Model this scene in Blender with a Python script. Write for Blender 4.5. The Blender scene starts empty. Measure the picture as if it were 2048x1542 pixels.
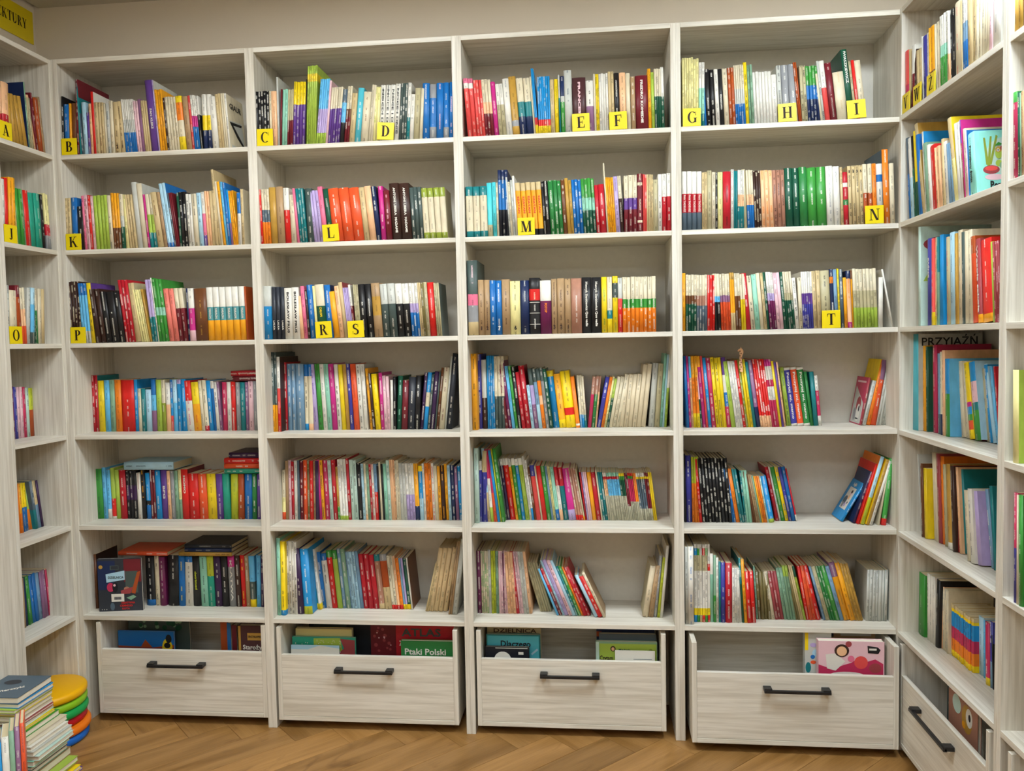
import bpy, bmesh, math, random, re
from mathutils import Matrix, Vector
random.seed(7)
C = bpy.context.scene.collection
SC = bpy.context.scene
R = math.radians

# ------------------------------------------------------------------ camera
cam_data = bpy.data.cameras.new('camera')
cam = bpy.data.objects.new('camera', cam_data)
C.objects.link(cam)
cam_data.sensor_width = 36.0
cam_data.lens = 36.0 * 1607.225 / 2048.0
cam_data.clip_start = 0.05
cam.matrix_world = Matrix(((0.994533, 0.013371, 0.103563, 2.098023), (0.102666, 0.055982, -0.993139, -3.007306), (-0.019077, 0.998342, 0.054304, 1.517966), (0, 0, 0, 1)))
SC.camera = cam

# ------------------------------------------------------------------ world, lamps, exposure
world = bpy.data.worlds.new('world'); SC.world = world
world.use_nodes = True
world.node_tree.nodes['Background'].inputs[0].default_value = (1.0, 0.97, 0.92, 1)
world.node_tree.nodes['Background'].inputs[1].default_value = 0.25
SC.view_settings.view_transform = 'Standard'
SC.view_settings.look = 'None'
SC.view_settings.gamma = 1.0
SC.view_settings.use_curve_mapping = False
SC.view_settings.exposure = -0.06
CEIL = 2.985
# LED ceiling panels: centre x, y, emission strength, colour
LAMPS = [(2.75, -1.05, 56.0, (0.84, 0.955, 1.05)), (0.95, -1.05, 44.0, (0.92, 0.975, 1.0)),
         (1.75, -2.25, 24.0, (0.87, 0.96, 1.04)), (2.75, -3.75, 20.0, (0.84, 0.955, 1.05)), (0.75, -3.75, 16.0, (0.90, 0.97, 1.0))]

# ------------------------------------------------------------------ materials
def lin(h):
    if isinstance(h, str):
        h = [int(h[i:i + 2], 16) / 255 for i in (0, 2, 4)]
    return tuple((c / 12.92 if c <= 0.04045 else ((c + 0.055) / 1.055) ** 2.4) for c in h)

def new_mat(name, rough=0.5, base=None, spec=0.5):
    m = bpy.data.materials.new(name); m.use_nodes = True
    b = m.node_tree.nodes['Principled BSDF']
    b.inputs['Roughness'].default_value = rough
    b.inputs['Specular IOR Level'].default_value = spec
    if base: b.inputs['Base Color'].default_value = (*lin(base), 1)
    return m, m.node_tree.nodes, m.node_tree.links, b

def plain(name, base, rough=0.5, spec=0.4, bump=0.0, scale=400.0):
    m, N, L, b = new_mat(name, rough, base, spec)
    tc = N.new('ShaderNodeTexCoord'); nz = N.new('ShaderNodeTexNoise')
    nz.inputs['Scale'].default_value = scale
    L.new(tc.outputs['Object'], nz.inputs['Vector'])
    mx = N.new('ShaderNodeMix'); mx.data_type = 'RGBA'; mx.inputs[0].default_value = 0.0
    c = lin(base)
    mx.inputs[6].default_value = (*[v * 0.9 for v in c], 1); mx.inputs[7].default_value = (*c, 1)
    L.new(nz.outputs['Fac'], mx.inputs[0]); L.new(mx.outputs[2], b.inputs['Base Color'])
    if bump:
        bp = N.new('ShaderNodeBump'); bp.inputs['Strength'].default_value = bump; bp.inputs['Distance'].default_value = 0.002
        L.new(nz.outputs['Fac'], bp.inputs['Height']); L.new(bp.outputs[0], b.inputs['Normal'])
    return m

def laminate(name, grain, light='e3ded1', dark='cdc6b6'):
    """whitewashed oak laminate; grain = axis the fibres run along"""
    m, N, L, b = new_mat(name, 0.42, light, 0.35)
    tc = N.new('ShaderNodeTexCoord')
    oi = N.new('ShaderNodeObjectInfo')
    add = N.new('ShaderNodeVectorMath'); add.operation = 'MULTIPLY_ADD'
    comb = N.new('ShaderNodeCombineXYZ')
    for i in range(3): L.new(oi.outputs['Random'], comb.inputs[i])
    add.inputs[1].default_value = (7, 11, 5)
    L.new(comb.outputs[0], add.inputs[0]); L.new(tc.outputs['Object'], add.inputs[2])
    def noise(s_across, s_along, detail, dist):
        mp = N.new('ShaderNodeMapping'); sc = [s_across] * 3; sc['xyz'.index(grain)] = s_along
        mp.inputs['Scale'].default_value = sc
        L.new(add.outputs[0], mp.inputs['Vector'])
        n = N.new('ShaderNodeTexNoise'); n.inputs['Scale'].default_value = 1.0
        n.inputs['Detail'].default_value = detail; n.inputs['Distortion'].default_value = dist
        L.new(mp.outputs[0], n.inputs['Vector']); return n
    n1 = noise(75, 3.2, 5, 0.35); n2 = noise(260, 8, 3, 0.1); n3 = noise(14, 1.6, 2, 0.8)
    r1 = N.new('ShaderNodeValToRGB'); e = r1.color_ramp.elements
    e[0].position = 0.33; e[0].color = (*lin(dark), 1); e[1].position = 0.60; e[1].color = (*lin(light), 1)
    L.new(n1.outputs['Fac'], r1.inputs[0])
    r2 = N.new('ShaderNodeValToRGB'); e = r2.color_ramp.elements
    e[0].position = 0.3; e[0].color = (0.87, 0.865, 0.855, 1); e[1].position = 0.6; e[1].color = (1, 1, 1, 1)
    L.new(n2.outputs['Fac'], r2.inputs[0])
    r3 = N.new('ShaderNodeValToRGB'); e = r3.color_ramp.elements
    e[0].position = 0.35; e[0].color = (0.92, 0.915, 0.905, 1); e[1].position = 0.65; e[1].color = (1.0, 1.0, 1.0, 1)
    L.new(n3.outputs['Fac'], r3.inputs[0])
    m1 = N.new('ShaderNodeMix'); m1.data_type = 'RGBA'; m1.blend_type = 'MULTIPLY'; m1.inputs[0].default_value = 0.75
    L.new(r1.outputs[0], m1.inputs[6]); L.new(r2.outputs[0], m1.inputs[7])
    m2 = N.new('ShaderNodeMix'); m2.data_type = 'RGBA'; m2.blend_type = 'MULTIPLY'; m2.inputs[0].default_value = 1.0
    L.new(m1.outputs[2], m2.inputs[6]); L.new(r3.outputs[0], m2.inputs[7])
    L.new(m2.outputs[2], b.inputs['Base Color'])
    bp = N.new('ShaderNodeBump'); bp.inputs['Strength'].default_value = 0.12; bp.inputs['Distance'].default_value = 0.001
    L.new(n2.outputs['Fac'], bp.inputs['Height']); L.new(bp.outputs[0], b.inputs['Normal'])
    return m
LAM = {a: laminate('laminate_grain_' + a, a) for a in 'xyz'}
M_BACK = plain('back_board', 'dcd7cb', 0.6, 0.3, 0.05, 60)
M_WALL = plain('wall_paint', 'e6dac8', 0.85, 0.2, 0.12, 700)
M_CEIL = plain('ceiling_tile', 'd3cbb9', 0.9, 0.1, 0.15, 900)
M_GRID = plain('ceiling_grid', 'd8d2c4', 0.5)
M_PAGE = plain('paper_pages', 'd9c9a4', 0.85, 0.2)
M_WPAGE = plain('white_pages', 'e8e0cc', 0.85, 0.2)
M_CARD = plain('yellow_card', 'e8cf06', 0.35, 0.5)
M_INK = plain('black_ink', '241508', 0.6, 0.3)
M_METAL = plain('black_handle', '17181a', 0.4, 0.5, 0.1, 900)
M_DARK = plain('dark_gap', '2a251f', 0.8)
M_WHITE = plain('white_print', 'f2efe6', 0.5)
M_PLINTH = plain('black_caster', '1c1c1c', 0.5)

def oak():
    m, N, L, b = new_mat('oak_plank', 0.38, 'a9793e', 0.4)
    tc = N.new('ShaderNodeTexCoord'); oi = N.new('ShaderNodeObjectInfo')
    comb = N.new('ShaderNodeCombineXYZ')
    for i in range(3): L.new(oi.outputs['Random'], comb.inputs[i])
    add = N.new('ShaderNodeVectorMath'); add.operation = 'MULTIPLY_ADD'; add.inputs[1].default_value = (13, 17, 3)
    L.new(comb.outputs[0], add.inputs[0]); L.new(tc.outputs['Object'], add.inputs[2])
    def noise(sc, detail, dist):
        mp = N.new('ShaderNodeMapping'); mp.inputs['Scale'].default_value = sc
        L.new(add.outputs[0], mp.inputs['Vector'])
        n = N.new('ShaderNodeTexNoise'); n.inputs['Scale'].default_value = 1; n.inputs['Detail'].default_value = detail
        n.inputs['Distortion'].default_value = dist
        L.new(mp.outputs[0], n.inputs['Vector']); return n
    n1 = noise((1.6, 16, 8), 4, 0.9); n2 = noise((9, 240, 30), 3, 0.2); n3 = noise((3, 9, 5), 3, 2.0)
    r1 = N.new('ShaderNodeValToRGB'); e = r1.color_ramp.elements
    e[0].position = 0.30; e[0].color = (*lin('87602f'), 1); e[1].position = 0.62; e[1].color = (*lin('a47a46'), 1)
    L.new(n1.outputs['Fac'], r1.inputs[0])
    r2 = N.new('ShaderNodeValToRGB'); e = r2.color_ramp.elements
    e[0].position = 0.3; e[0].color = (0.86, 0.83, 0.8, 1); e[1].position = 0.6; e[1].color = (1, 1, 1, 1)
    L.new(n2.outputs['Fac'], r2.inputs[0])
    r3 = N.new('ShaderNodeValToRGB'); e = r3.color_ramp.elements
    e[0].position = 0.25; e[0].color = (0.5, 0.42, 0.34, 1); e[1].position = 0.4; e[1].color = (1, 1, 1, 1)
    L.new(n3.outputs['Fac'], r3.inputs[0])
    m1 = N.new('ShaderNodeMix'); m1.data_type = 'RGBA'; m1.blend_type = 'MULTIPLY'; m1.inputs[0].default_value = 0.8
    L.new(r1.outputs[0], m1.inputs[6]); L.new(r2.outputs[0], m1.inputs[7])
    m2 = N.new('ShaderNodeMix'); m2.data_type = 'RGBA'; m2.blend_type = 'MULTIPLY'; m2.inputs[0].default_value = 0.7
    L.new(m1.outputs[2], m2.inputs[6]); L.new(r3.outputs[0], m2.inputs[7])
    hs = N.new('ShaderNodeHueSaturation')
    mr = N.new('ShaderNodeMapRange'); mr.inputs['To Min'].default_value = 0.74; mr.inputs['To Max'].default_value = 1.2
    L.new(oi.outputs['Random'], mr.inputs['Value']); L.new(mr.outputs[0], hs.inputs['Value'])
    L.new(m2.outputs[2], hs.inputs['Color']); L.new(hs.outputs[0], b.inputs['Base Color'])
    bp = N.new('ShaderNodeBump'); bp.inputs['Strength'].default_value = 0.15; bp.inputs['Distance'].default_value = 0.001
    L.new(n2.outputs['Fac'], bp.inputs['Height']); L.new(bp.outputs[0], b.inputs['Normal'])
    return m
M_OAK = oak()

def book_material():
    """printed cover: base colour and ink colour per face, with a procedural line of small print along the spine"""
    m, N, L, b = new_mat('printed_cover', 0.42, None, 0.4)
    col = N.new('ShaderNodeAttribute'); col.attribute_name = 'Col'
    ink = N.new('ShaderNodeAttribute'); ink.attribute_name = 'Ink'
    uv = N.new('ShaderNodeUVMap'); uv.uv_map = 'UVMap'
    sep = N.new('ShaderNodeSeparateXYZ'); L.new(uv.outputs[0], sep.inputs[0])
    def noise2(sx, sy, detail=0.0):
        mp = N.new('ShaderNodeMapping'); mp.inputs['Scale'].default_value = (sx, sy, 1)
        L.new(uv.outputs[0], mp.inputs['Vector'])
        n = N.new('ShaderNodeTexNoise'); n.noise_dimensions = '2D'; n.inputs['Scale'].default_value = 1.0; n.inputs['Detail'].default_value = detail
        L.new(mp.outputs[0], n.inputs['Vector']); return n.outputs['Fac']
    def math_(op, a, bv=None, c=None):
        n = N.new('ShaderNodeMath'); n.operation = op
        for i, v in enumerate((a, bv, c)):
            if v is None: continue
            if isinstance(v, (int, float)): n.inputs[i].default_value = v
            else: L.new(v, n.inputs[i])
        return n.outputs[0]
    glyph = math_('GREATER_THAN', noise2(520.0, 700.0), 0.5)
    word = math_('GREATER_THAN', noise2(0.0, 46.0), 0.45)
    big = math_('GREATER_THAN', noise2(0.0, 10.0), 0.47)
    du = math_('ABSOLUTE', sep.outputs[0])
    strip = math_('LESS_THAN', du, 0.0027)
    msk = math_('MULTIPLY', math_('MULTIPLY', glyph, word), math_('MULTIPLY', big, strip))
    msk = math_('MULTIPLY', msk, ink.outputs['Alpha'])
    # faint wear and print tone over the whole cover
    tone = N.new('ShaderNodeMapRange'); L.new(noise2(60.0, 26.0, 3.0), tone.inputs['Value'])
    tone.inputs['To Min'].default_value = 0.80; tone.inputs['To Max'].default_value = 1.14
    hs = N.new('ShaderNodeHueSaturation'); L.new(col.outputs['Color'], hs.inputs['Color']); L.new(tone.outputs[0], hs.inputs['Value'])
    mx = N.new('ShaderNodeMix'); mx.data_type = 'RGBA'
    L.new(msk, mx.inputs[0]); L.new(hs.outputs[0], mx.inputs[6]); L.new(ink.outputs['Color'], mx.inputs[7])
    L.new(mx.outputs[2], b.inputs['Base Color'])
    return m
M_BOOK = book_material()

# colour codes of the book data: hex and words
COL = {
 'wh': ('dedace', 'white'), 'cr': ('d6caac', 'cream'), 'be': ('c9b283', 'beige'), 'tb': ('a98a64', 'tan'), 'kh': ('b5ab86', 'khaki'),
 'br': ('6b4022', 'brown'), 'dk': ('3a231b', 'dark brown'), 'bk': ('1b1a1b', 'black'), 'nk': ('14161f', 'black'), 'ch': ('2c3038', 'charcoal'),
 'gy': ('8d8e90', 'grey'), 'lg': ('c0c1b8', 'light grey'), 'gs': ('45534f', 'dark grey-green'), 'sl': ('50606c', 'slate grey'),
 'sk': ('7396b2', 'steel blue'), 'dg': ('15503a', 'dark green'), 'fg': ('2c7b3c', 'forest green'), 'gr': ('3a9038', 'green'),
 'lm': ('a3bd48', 'lime green'), 'yg': ('b4bd2c', 'yellow-green'), 'ol': ('8c9a35', 'olive'), 'ob': ('766a3e', 'olive brown'), 'sg': ('7fa487', 'sage green'),
 'mt': ('8fcab0', 'mint green'), 'pm': ('bcd6c9', 'pale mint'), 'te': ('17787c', 'teal'), 'tg': ('249a80', 'sea green'), 'tl': ('4fb4c4', 'turquoise'),
 'tp': ('4a8e92', 'teal'), 'aq': ('8fdccd', 'aqua'), 'cy': ('4cc4cc', 'cyan'), 'ic': ('a9cfe0', 'pale blue'), 'sb': ('62b4e0', 'sky blue'), 'cb': ('1c8ac8', 'bright blue'),
 'bl': ('1a6ab0', 'blue'), 'nv': ('18284f', 'navy blue'), 'iv': ('3c3c94', 'indigo'), 'dp': ('3a2148', 'dark purple'), 'pu': ('5f3c8a', 'purple'),
 'lp': ('b3a0cd', 'lilac'), 'mv': ('8a6082', 'mauve'), 'pl': ('6d2150', 'plum'), 'mg': ('c22a80', 'magenta'), 'pk': ('e0708e', 'pink'),
 'pi': ('e3bac0', 'pale pink'), 'pc': ('ecb98c', 'peach'), 'sm': ('e27a6c', 'salmon'), 'co': ('de4c48', 'coral red'), 'rp': ('bc2c55', 'raspberry'),
 'dr': ('9c4044', 'dusty red'), 'cm': ('b81c2a', 'crimson'), 'rd': ('d2211c', 'red'), 'mr': ('6f1c26', 'maroon'), 'mm': ('4b2a2c', 'maroon brown'),
 'ru': ('a84a1c', 'rust'), 'ro': ('e2552a', 'orange-red'), 'og': ('ea7e1c', 'orange'), 'am': ('eea41e', 'amber'), 'gd': ('b98f3c', 'gold'),
 'ye': ('e6c81c', 'yellow'), 'yl': ('f2d010', 'bright yellow'), 'py': ('e6dc98', 'pale yellow'), 'pb': ('a97862', 'pinkish brown'),
 'pp': ('d8c8a8', 'cream page-edged'), 'pt': ('dcc294', 'tan page-edged'), 'tx': ('b8b49c', 'patterned')}
LC = {k: lin(v[0]) for k, v in COL.items()}

# ------------------------------------------------------------------ mesh helpers
class MB:
    def __init__(s): s.v = []; s.f = []; s.mi = []
    def box(s, x0, x1, y0, y1, z0, z1, mi=0):
        b = len(s.v)
        s.v += [(x0, y0, z0), (x1, y0, z0), (x1, y1, z0), (x0, y1, z0), (x0, y0, z1), (x1, y0, z1), (x1, y1, z1), (x0, y1, z1)]
        s.f += [tuple(b + i for i in q) for q in ((0, 3, 2, 1), (4, 5, 6, 7), (0, 1, 5, 4), (1, 2, 6, 5), (2, 3, 7, 6), (3, 0, 4, 7))]
        s.mi += [mi] * 6
        return s
    def prism(s, pts, ax, a0, a1, mi=0):
        """extrude 2-D outline pts along axis ax"""
        def P(p, a):
            return {'x': (a, p[0], p[1]), 'y': (p[0], a, p[1]), 'z': (p[0], p[1], a)}[ax]
        b = len(s.v); n = len(pts)
        s.v += [P(p, a0) for p in pts] + [P(p, a1) for p in pts]
        s.f += [tuple(b + i for i in range(n)), tuple(b + n + i for i in reversed(range(n)))]
        s.f += [(b + i, b + n + i, b + n + (i + 1) % n, b + (i + 1) % n) for i in range(n)]
        s.mi += [mi] * (n + 2)
        return s
    def lathe(s, prof, seg=40, mi=0):
        b = len(s.v); n = len(prof)
        for k in range(seg):
            a = 2 * math.pi * k / seg
            s.v += [(r * math.cos(a), r * math.sin(a), z) for r, z in prof]
        for k in range(seg):
            k2 = (k + 1) % seg
            for i in range(n - 1):
                s.f.append((b + k * n + i, b + k2 * n + i, b + k2 * n + i + 1, b + k * n + i + 1)); s.mi.append(mi)
        return s
    def build(s, name, mat, parent=None, bevel=0.0, smooth=False, fixn=False):
        me = bpy.data.meshes.new(name); me.from_pydata(s.v, [], s.f)
        for m in (mat if isinstance(mat, (list, tuple)) else [mat]): me.materials.append(m)
        me.polygons.foreach_set('material_index', s.mi)
        if fixn:
            bm = bmesh.new(); bm.from_mesh(me); bmesh.ops.recalc_face_normals(bm, faces=bm.faces); bm.to_mesh(me); bm.free()
        if smooth: me.polygons.foreach_set('use_smooth', [True] * len(me.polygons))
        me.update()
        o = bpy.data.objects.new(name, me); C.objects.link(o)
        if parent: o.parent = parent
        if bevel:
            bv = o.modifiers.new('bevel', 'BEVEL'); bv.width = bevel; bv.segments = 2; bv.limit_method = 'ANGLE'
        return o

def tag(o, label=None, cat=None, group=None, kind=None):
    if label: o['label'] = label
    if cat: o['category'] = cat
    if group: o['group'] = group
    if kind: o['kind'] = kind
    return o
def empty(name, loc, rot=(0, 0, 0)):
    o = bpy.data.objects.new(name, None); C.objects.link(o); o.location = loc; o.rotation_euler = rot
    o.empty_display_size = 0.1
    return o

# serif capitals drawn as thick and thin strokes; unit height 1
def serif_glyph(ch):
    P = []
    def st(x0, y0, x1, y1, w):           # stroke with horizontal width w
        P.append([(x0 - w / 2, y0), (x0 + w / 2, y0), (x1 + w / 2, y1), (x1 - w / 2, y1)])
    def hb(x0, x1, y, t=0.055): P.append([(x0, y), (x1, y), (x1, y + t), (x0, y + t)])
    def sf(x, y, w=0.34): hb(x - w / 2, x + w / 2, y if y < .5 else y - 0.045, 0.045)
    def ring(cx, cy, rx, ry, a0, a1, tx=0.19, ty=0.05, n=22):
        for k in range(n):
            t0, t1 = (R(a0 + (a1 - a0) * q / n) for q in (k, k + 1))
            P.append([(cx + rx * math.cos(t0), cy + ry * math.sin(t0)), (cx + rx * math.cos(t1), cy + ry * math.sin(t1)),
                      (cx + (rx - tx) * math.cos(t1), cy + (ry - ty) * math.sin(t1)), (cx + (rx - tx) * math.cos(t0), cy + (ry - ty) * math.sin(t0))])
    T, t = 0.19, 0.065
    if ch == 'A': st(.12, 0, .40, 1, t); st(.66, 0, .38, 1, T); hb(.2, .6, .30); sf(.12, 0, .26); sf(.66, 0); W = .8
    elif ch in 'BPR':
        st(.2, 0, .2, 1, T); sf(.2, 0); sf(.2, 1, .3); ring(.34, .74, .30, .26, -90, 90); hb(.2, .36, .95); hb(.2, .36, .48)
        if ch == 'B': ring(.36, .27, .34, .27, -90, 90); hb(.2, .38, 0)
        if ch == 'R': st(.70, 0, .42, .5, T); sf(.74, 0, .22)
        W = .76 if ch != 'R' else .84
    elif ch in 'CG':
        ring(.46, .5, .42, .51, 48, 312); P.append([(.74, .66), (.79, .66), (.79, .99), (.76, .99)])
        if ch == 'G': st(.72, 0.04, .72, .42, T - .02); sf(.72, .40, .3)
        W = .84
    elif ch == 'D': st(.2, 0, .2, 1, T); sf(.2, 0); sf(.2, 1); ring(.32, .5, .46, .5, -90, 90); hb(.2, .34, 0); hb(.2, .34, .95); W = .82
    elif ch in 'EFL':
        st(.2, 0, .2, 1, T); sf(.2, 0); sf(.2, 1)
        if ch in 'EF': hb(.2, .68, .95); hb(.2, .5, .48); P.append([(.64, .72), (.68, .72), (.68, 1), (.62, 1)]); P.append([(.48, .36), (.52, .36), (.52, .66), (.48, .66)])
        if ch in 'EL': hb(.2, .72, 0); P.append([(.68, 0), (.74, .3), (.70, .3), (.60, 0)])
        W = .76
    elif ch == 'H': st(.2, 0, .2, 1, T); st(.72, 0, .72, 1, T); hb(.2, .72, .47); [sf(x, y) for x in (.2, .72) for y in (0, 1)]; W = .92
    elif ch == 'I': st(.24, 0, .24, 1, T); sf(.24, 0, .4); sf(.24, 1, .4); W = .48
    elif ch == 'J': st(.36, .2, .36, 1, T); sf(.36, 1, .36); ring(.245, .2, .21, .22, -150, 0, .16, .06, 10); W = .56
    elif ch == 'K': st(.2, 0, .2, 1, T); sf(.2, 0); sf(.2, 1); st(.30, .42, .66, 1, t); st(.74, 0, .42, .6, T); sf(.76, 0, .32); sf(.66, 1, .3); W = .94
    elif ch == 'M': st(.14, 0, .14, 1, t); st(.48, 0, .22, 1, T); st(.48, 0, .82, 1, t); st(.86, 0, .86, 1, T); sf(.14, 0, .26); sf(.86, 0); sf(.16, 1, .24); sf(.86, 1); W = 1.04
    elif ch == 'N': st(.14, 0, .14, 1, t); st(.68, 0, .2, 1, T); st(.74, 0, .74, 1, t); sf(.14, 0, .28); sf(.74, 1, .28); sf(.16, 1, .26); W = .88
    elif ch == 'O': ring(.44, .5, .42, .51, 0, 360, n=36); W = .88
    elif ch == 'S':
        ring(.36, .74, .28, .27, 40, 270, .17, .07); ring(.36, .25, .30, .27, -140, 90, .18, .08)
        P.append([(.58, .7), (.62, .7), (.62, .99), (.59, .99)]); P.append([(.06, .02), (.09, .02), (.10, .32), (.06, .32)]); P.append([(.22, .56), (.4, .41), (.5, .50), (.3, .64)]); W = .72
    elif ch == 'T': st(.38, 0, .38, 1, T); hb(.04, .72, .95); sf(.38, 0); P.append([(.02, .72), (.05, .72), (.10, 1), (.04, 1)]); P.append([(.74, .72), (.71, .72), (.66, 1), (.72, 1)]); W = .76
    elif ch == 'U': st(.2, .25, .2, 1, T); st(.70, .25, .70, 1, t); ring(.418, .26, .314, .28, 180, 360, .17, .09); sf(.2, 1); sf(.70, 1, .26); W = .86
    elif ch == 'V': st(.40, 0, .16, 1, T); st(.42, 0, .68, 1, t); sf(.16, 1); sf(.68, 1, .26); W = .82
    elif ch == 'W': st(.34, 0, .14, 1, T); st(.36, 0, .56, .98, t); st(.76, 0, .54, 1, T); st(.78, 0, 1.0, 1, t); sf(.14, 1); sf(.54, 1, .3); sf(1.0, 1, .26); W = 1.12
    elif ch == 'Y': st(.42, 0, .42, .5, T); st(.42, .42, .16, 1, T); st(.44, .42, .70, 1, t); sf(.42, 0); sf(.16, 1); sf(.70, 1, .26); W = .84
    elif ch in 'ZŻ': hb(.08, .68, .94, .06); hb(.08, .72, 0, .06); st(.18, .03, .58, .97, T); P.append([(.08, .74), (.11, .74), (.16, 1), (.08, 1)]); P.append([(.72, .28), (.69, .28), (.64, 0), (.72, 0)]); W = .78
    else: W = .4
    if ch == 'Ż': P.append([(.34, 1.08), (.46, 1.08), (.46, 1.2), (.34, 1.2)])
    return P, W

def serif_text(txt, h, width_scale=1.0, gap=0.06):
    """flat lettering in the XZ plane facing -Y, origin at its lower middle"""
    polys = []; x = 0
    for ch in txt:
        P, W = serif_glyph(ch)
        for p in P: polys.append([((a + x) * h * width_scale, b * h) for a, b in p])
        x += W + gap
    tot = (x - gap) * h * width_scale
    m = MB()
    for k, p in enumerate(polys):
        e = (k % 6) * 2e-5
        m.prism([(a - tot / 2, b) for a, b in p], 'y', -0.0005 - e, 0.0)
    return m, tot

def text_mesh(name, txt, size, mat, parent, loc, rot, width=None, bold=0.0, align='CENTER', extrude=0.0002):
    """plain lettering from the built-in font, turned into a mesh part"""
    cu = bpy.data.curves.new(name, 'FONT'); cu.body = txt; cu.size = size; cu.offset = bold; cu.extrude = extrude
    cu.align_x = align; cu.align_y = 'CENTER'; cu.resolution_u = 2
    tmp = bpy.data.objects.new('tmp', cu); C.objects.link(tmp)
    dg = bpy.context.evaluated_depsgraph_get()
    me = bpy.data.meshes.new_from_object(tmp.evaluated_get(dg))
    bpy.data.objects.remove(tmp); bpy.data.curves.remove(cu)
    me.materials.clear(); me.materials.append(mat)
    if width and len(me.vertices):
        xs = [v.co.x for v in me.vertices]; w = max(xs) - min(xs)
        if w > 0:
            k = width / w
            for v in me.vertices: v.co.x *= k
    o = bpy.data.objects.new(name, me); C.objects.link(o); o.parent = parent; o.location = loc; o.rotation_euler = rot
    return o
# ------------------------------------------------------------------ room shell
XW0, XW1, YW0, YW1 = -0.28, 3.47, -4.9, 0.30
def structure(name, mb, mat, **k):
    o = mb.build(name, mat, **k); o['kind'] = 'structure'; return o
structure('wall_back', MB().box(XW0 - .1, XW1 + .1, YW1, YW1 + .1, 0, CEIL + .1), M_WALL)
structure('wall_left', MB().box(XW0 - .1, XW0, YW0, YW1, 0, CEIL + .1), M_WALL)
structure('wall_right', MB().box(XW1, XW1 + .1, YW0, YW1, 0, CEIL + .1), M_WALL)
structure('wall_front', MB().box(XW0 - .1, XW1 + .1, YW0 - .1, YW0, 0, CEIL + .1), M_WALL)
ceiling = structure('ceiling', MB().box(XW0, XW1, YW0, YW1, CEIL + .02, CEIL + .1), M_GRID)
lamp_cells = set()
def emis(name, col, s):
    m, N, L, b = new_mat(name, 0.6, 'ffffff')
    b.inputs['Emission Color'].default_value = (*col, 1); b.inputs['Emission Strength'].default_value = s
    return m
tile_mesh = None
nx = 7; ny = 9
def cell(i, j): return XW0 + .02 + .6 * i, YW1 - .6 * j       # x left, y far edge
for (lx, ly, s, c) in LAMPS:
    i = int((lx - XW0) / .6); j = int((YW1 - ly) / .6); lamp_cells.add((i, j))
    x0, y1 = cell(i, j); x1 = min(x0 + .595, XW1 - .005)
    lm_ = empty('ceiling_light', ((x0 + x1) / 2, y1 - .3, CEIL))
    where = {True: 'near the back wall', False: 'further into the room'}[ly > -2]
    tag(lm_, 'square flat ceiling light panel at x %.1f m, %s' % (lx, where), 'light')
    lm_['label'] = {0: 'square flat ceiling light panel nearest the right-hand bookcases', 1: 'square flat ceiling light panel nearest the left-hand bookcases',
                    2: 'square flat ceiling light panel over the middle of the room', 3: 'square flat ceiling light panel in the right front corner', 4: 'square flat ceiling light panel in the left front corner'}[LAMPS.index((lx, ly, s, c))]
    w = (x1 - x0) / 2
    f = MB()
    for a in ((-w, w, -.297, -.275), (-w, w, .275, .297), (-w, -w + .022, -.275, .275), (w - .022, w, -.275, .275)): f.box(*a, -.006, .012)
    f.build('frame', M_WHITE, lm_)
    MB().box(-w + .022, w - .022, -.275, .275, 0, .008).build('diffuser', emis('lamp_%d' % i, c, s), lm_)
for i in range(nx):
    for j in range(ny):
        if (i, j) in lamp_cells: continue
        x0, y1 = cell(i, j); x1 = min(x0 + .596, XW1); y0 = max(y1 - .596, YW0)
        if x1 - x0 < .05 or y1 - y0 < .05: continue
        MB().box(x0, x1, y0, y1, CEIL, CEIL + .02).build('tile', M_CEIL, ceiling, bevel=.002)

# herringbone oak floor: every plank its own part
floor = structure('floor', MB().box(XW0, XW1, YW0, YW1, -.06, -.012), M_DARK)
PW, PL = 0.1525, 0.610
plank = MB()
g = .0006
plank.box(g, PL - g, g, PW - g, -.012, 0.0)
pm = plank.build('plank', M_OAK, floor, bevel=.0012)
pmesh = pm.data
first = True
s2 = math.sqrt(2)
X0 = 2.224; Y0 = -0.098
for k in range(-8, 3):
    for i in range(-30, 30):
        for typ in (0, 1):
            if typ == 0:
                u, v, ang = i + 4 * k, -i + 4 * k, 45      # local +x along NE
                px, py = u, v
            else:
                u, v, ang = i + 4 * k, -i + 1 - 4 + 4 * k, 135
            # lower-left corner (u,v) in plank widths -> world
            U, V = u * PW, v * PW
            x = (U - V) / s2; y = (U + V) / s2
            # tips of the first kind lie at ((2i+4)/s2, 4/s2) plank widths
            x += X0 - 4 * PW / s2; y += Y0 - 4 * PW / s2
            cx = x + (.3 * math.cos(R(ang))); cy = y + (.3 * math.sin(R(ang)))
            if not (XW0 - .12 < cx < XW1 + .12 and -4.4 < cy < YW1 + .12): continue
            if cy < -2.6 and typ == 9: continue
            if first: o = pm; first = False
            else:
                o = pm.copy(); C.objects.link(o); o.parent = floor
            o.location = (x, y, random.uniform(-.0003, 0)); o.rotation_euler = (0, 0, R(ang))

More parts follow.
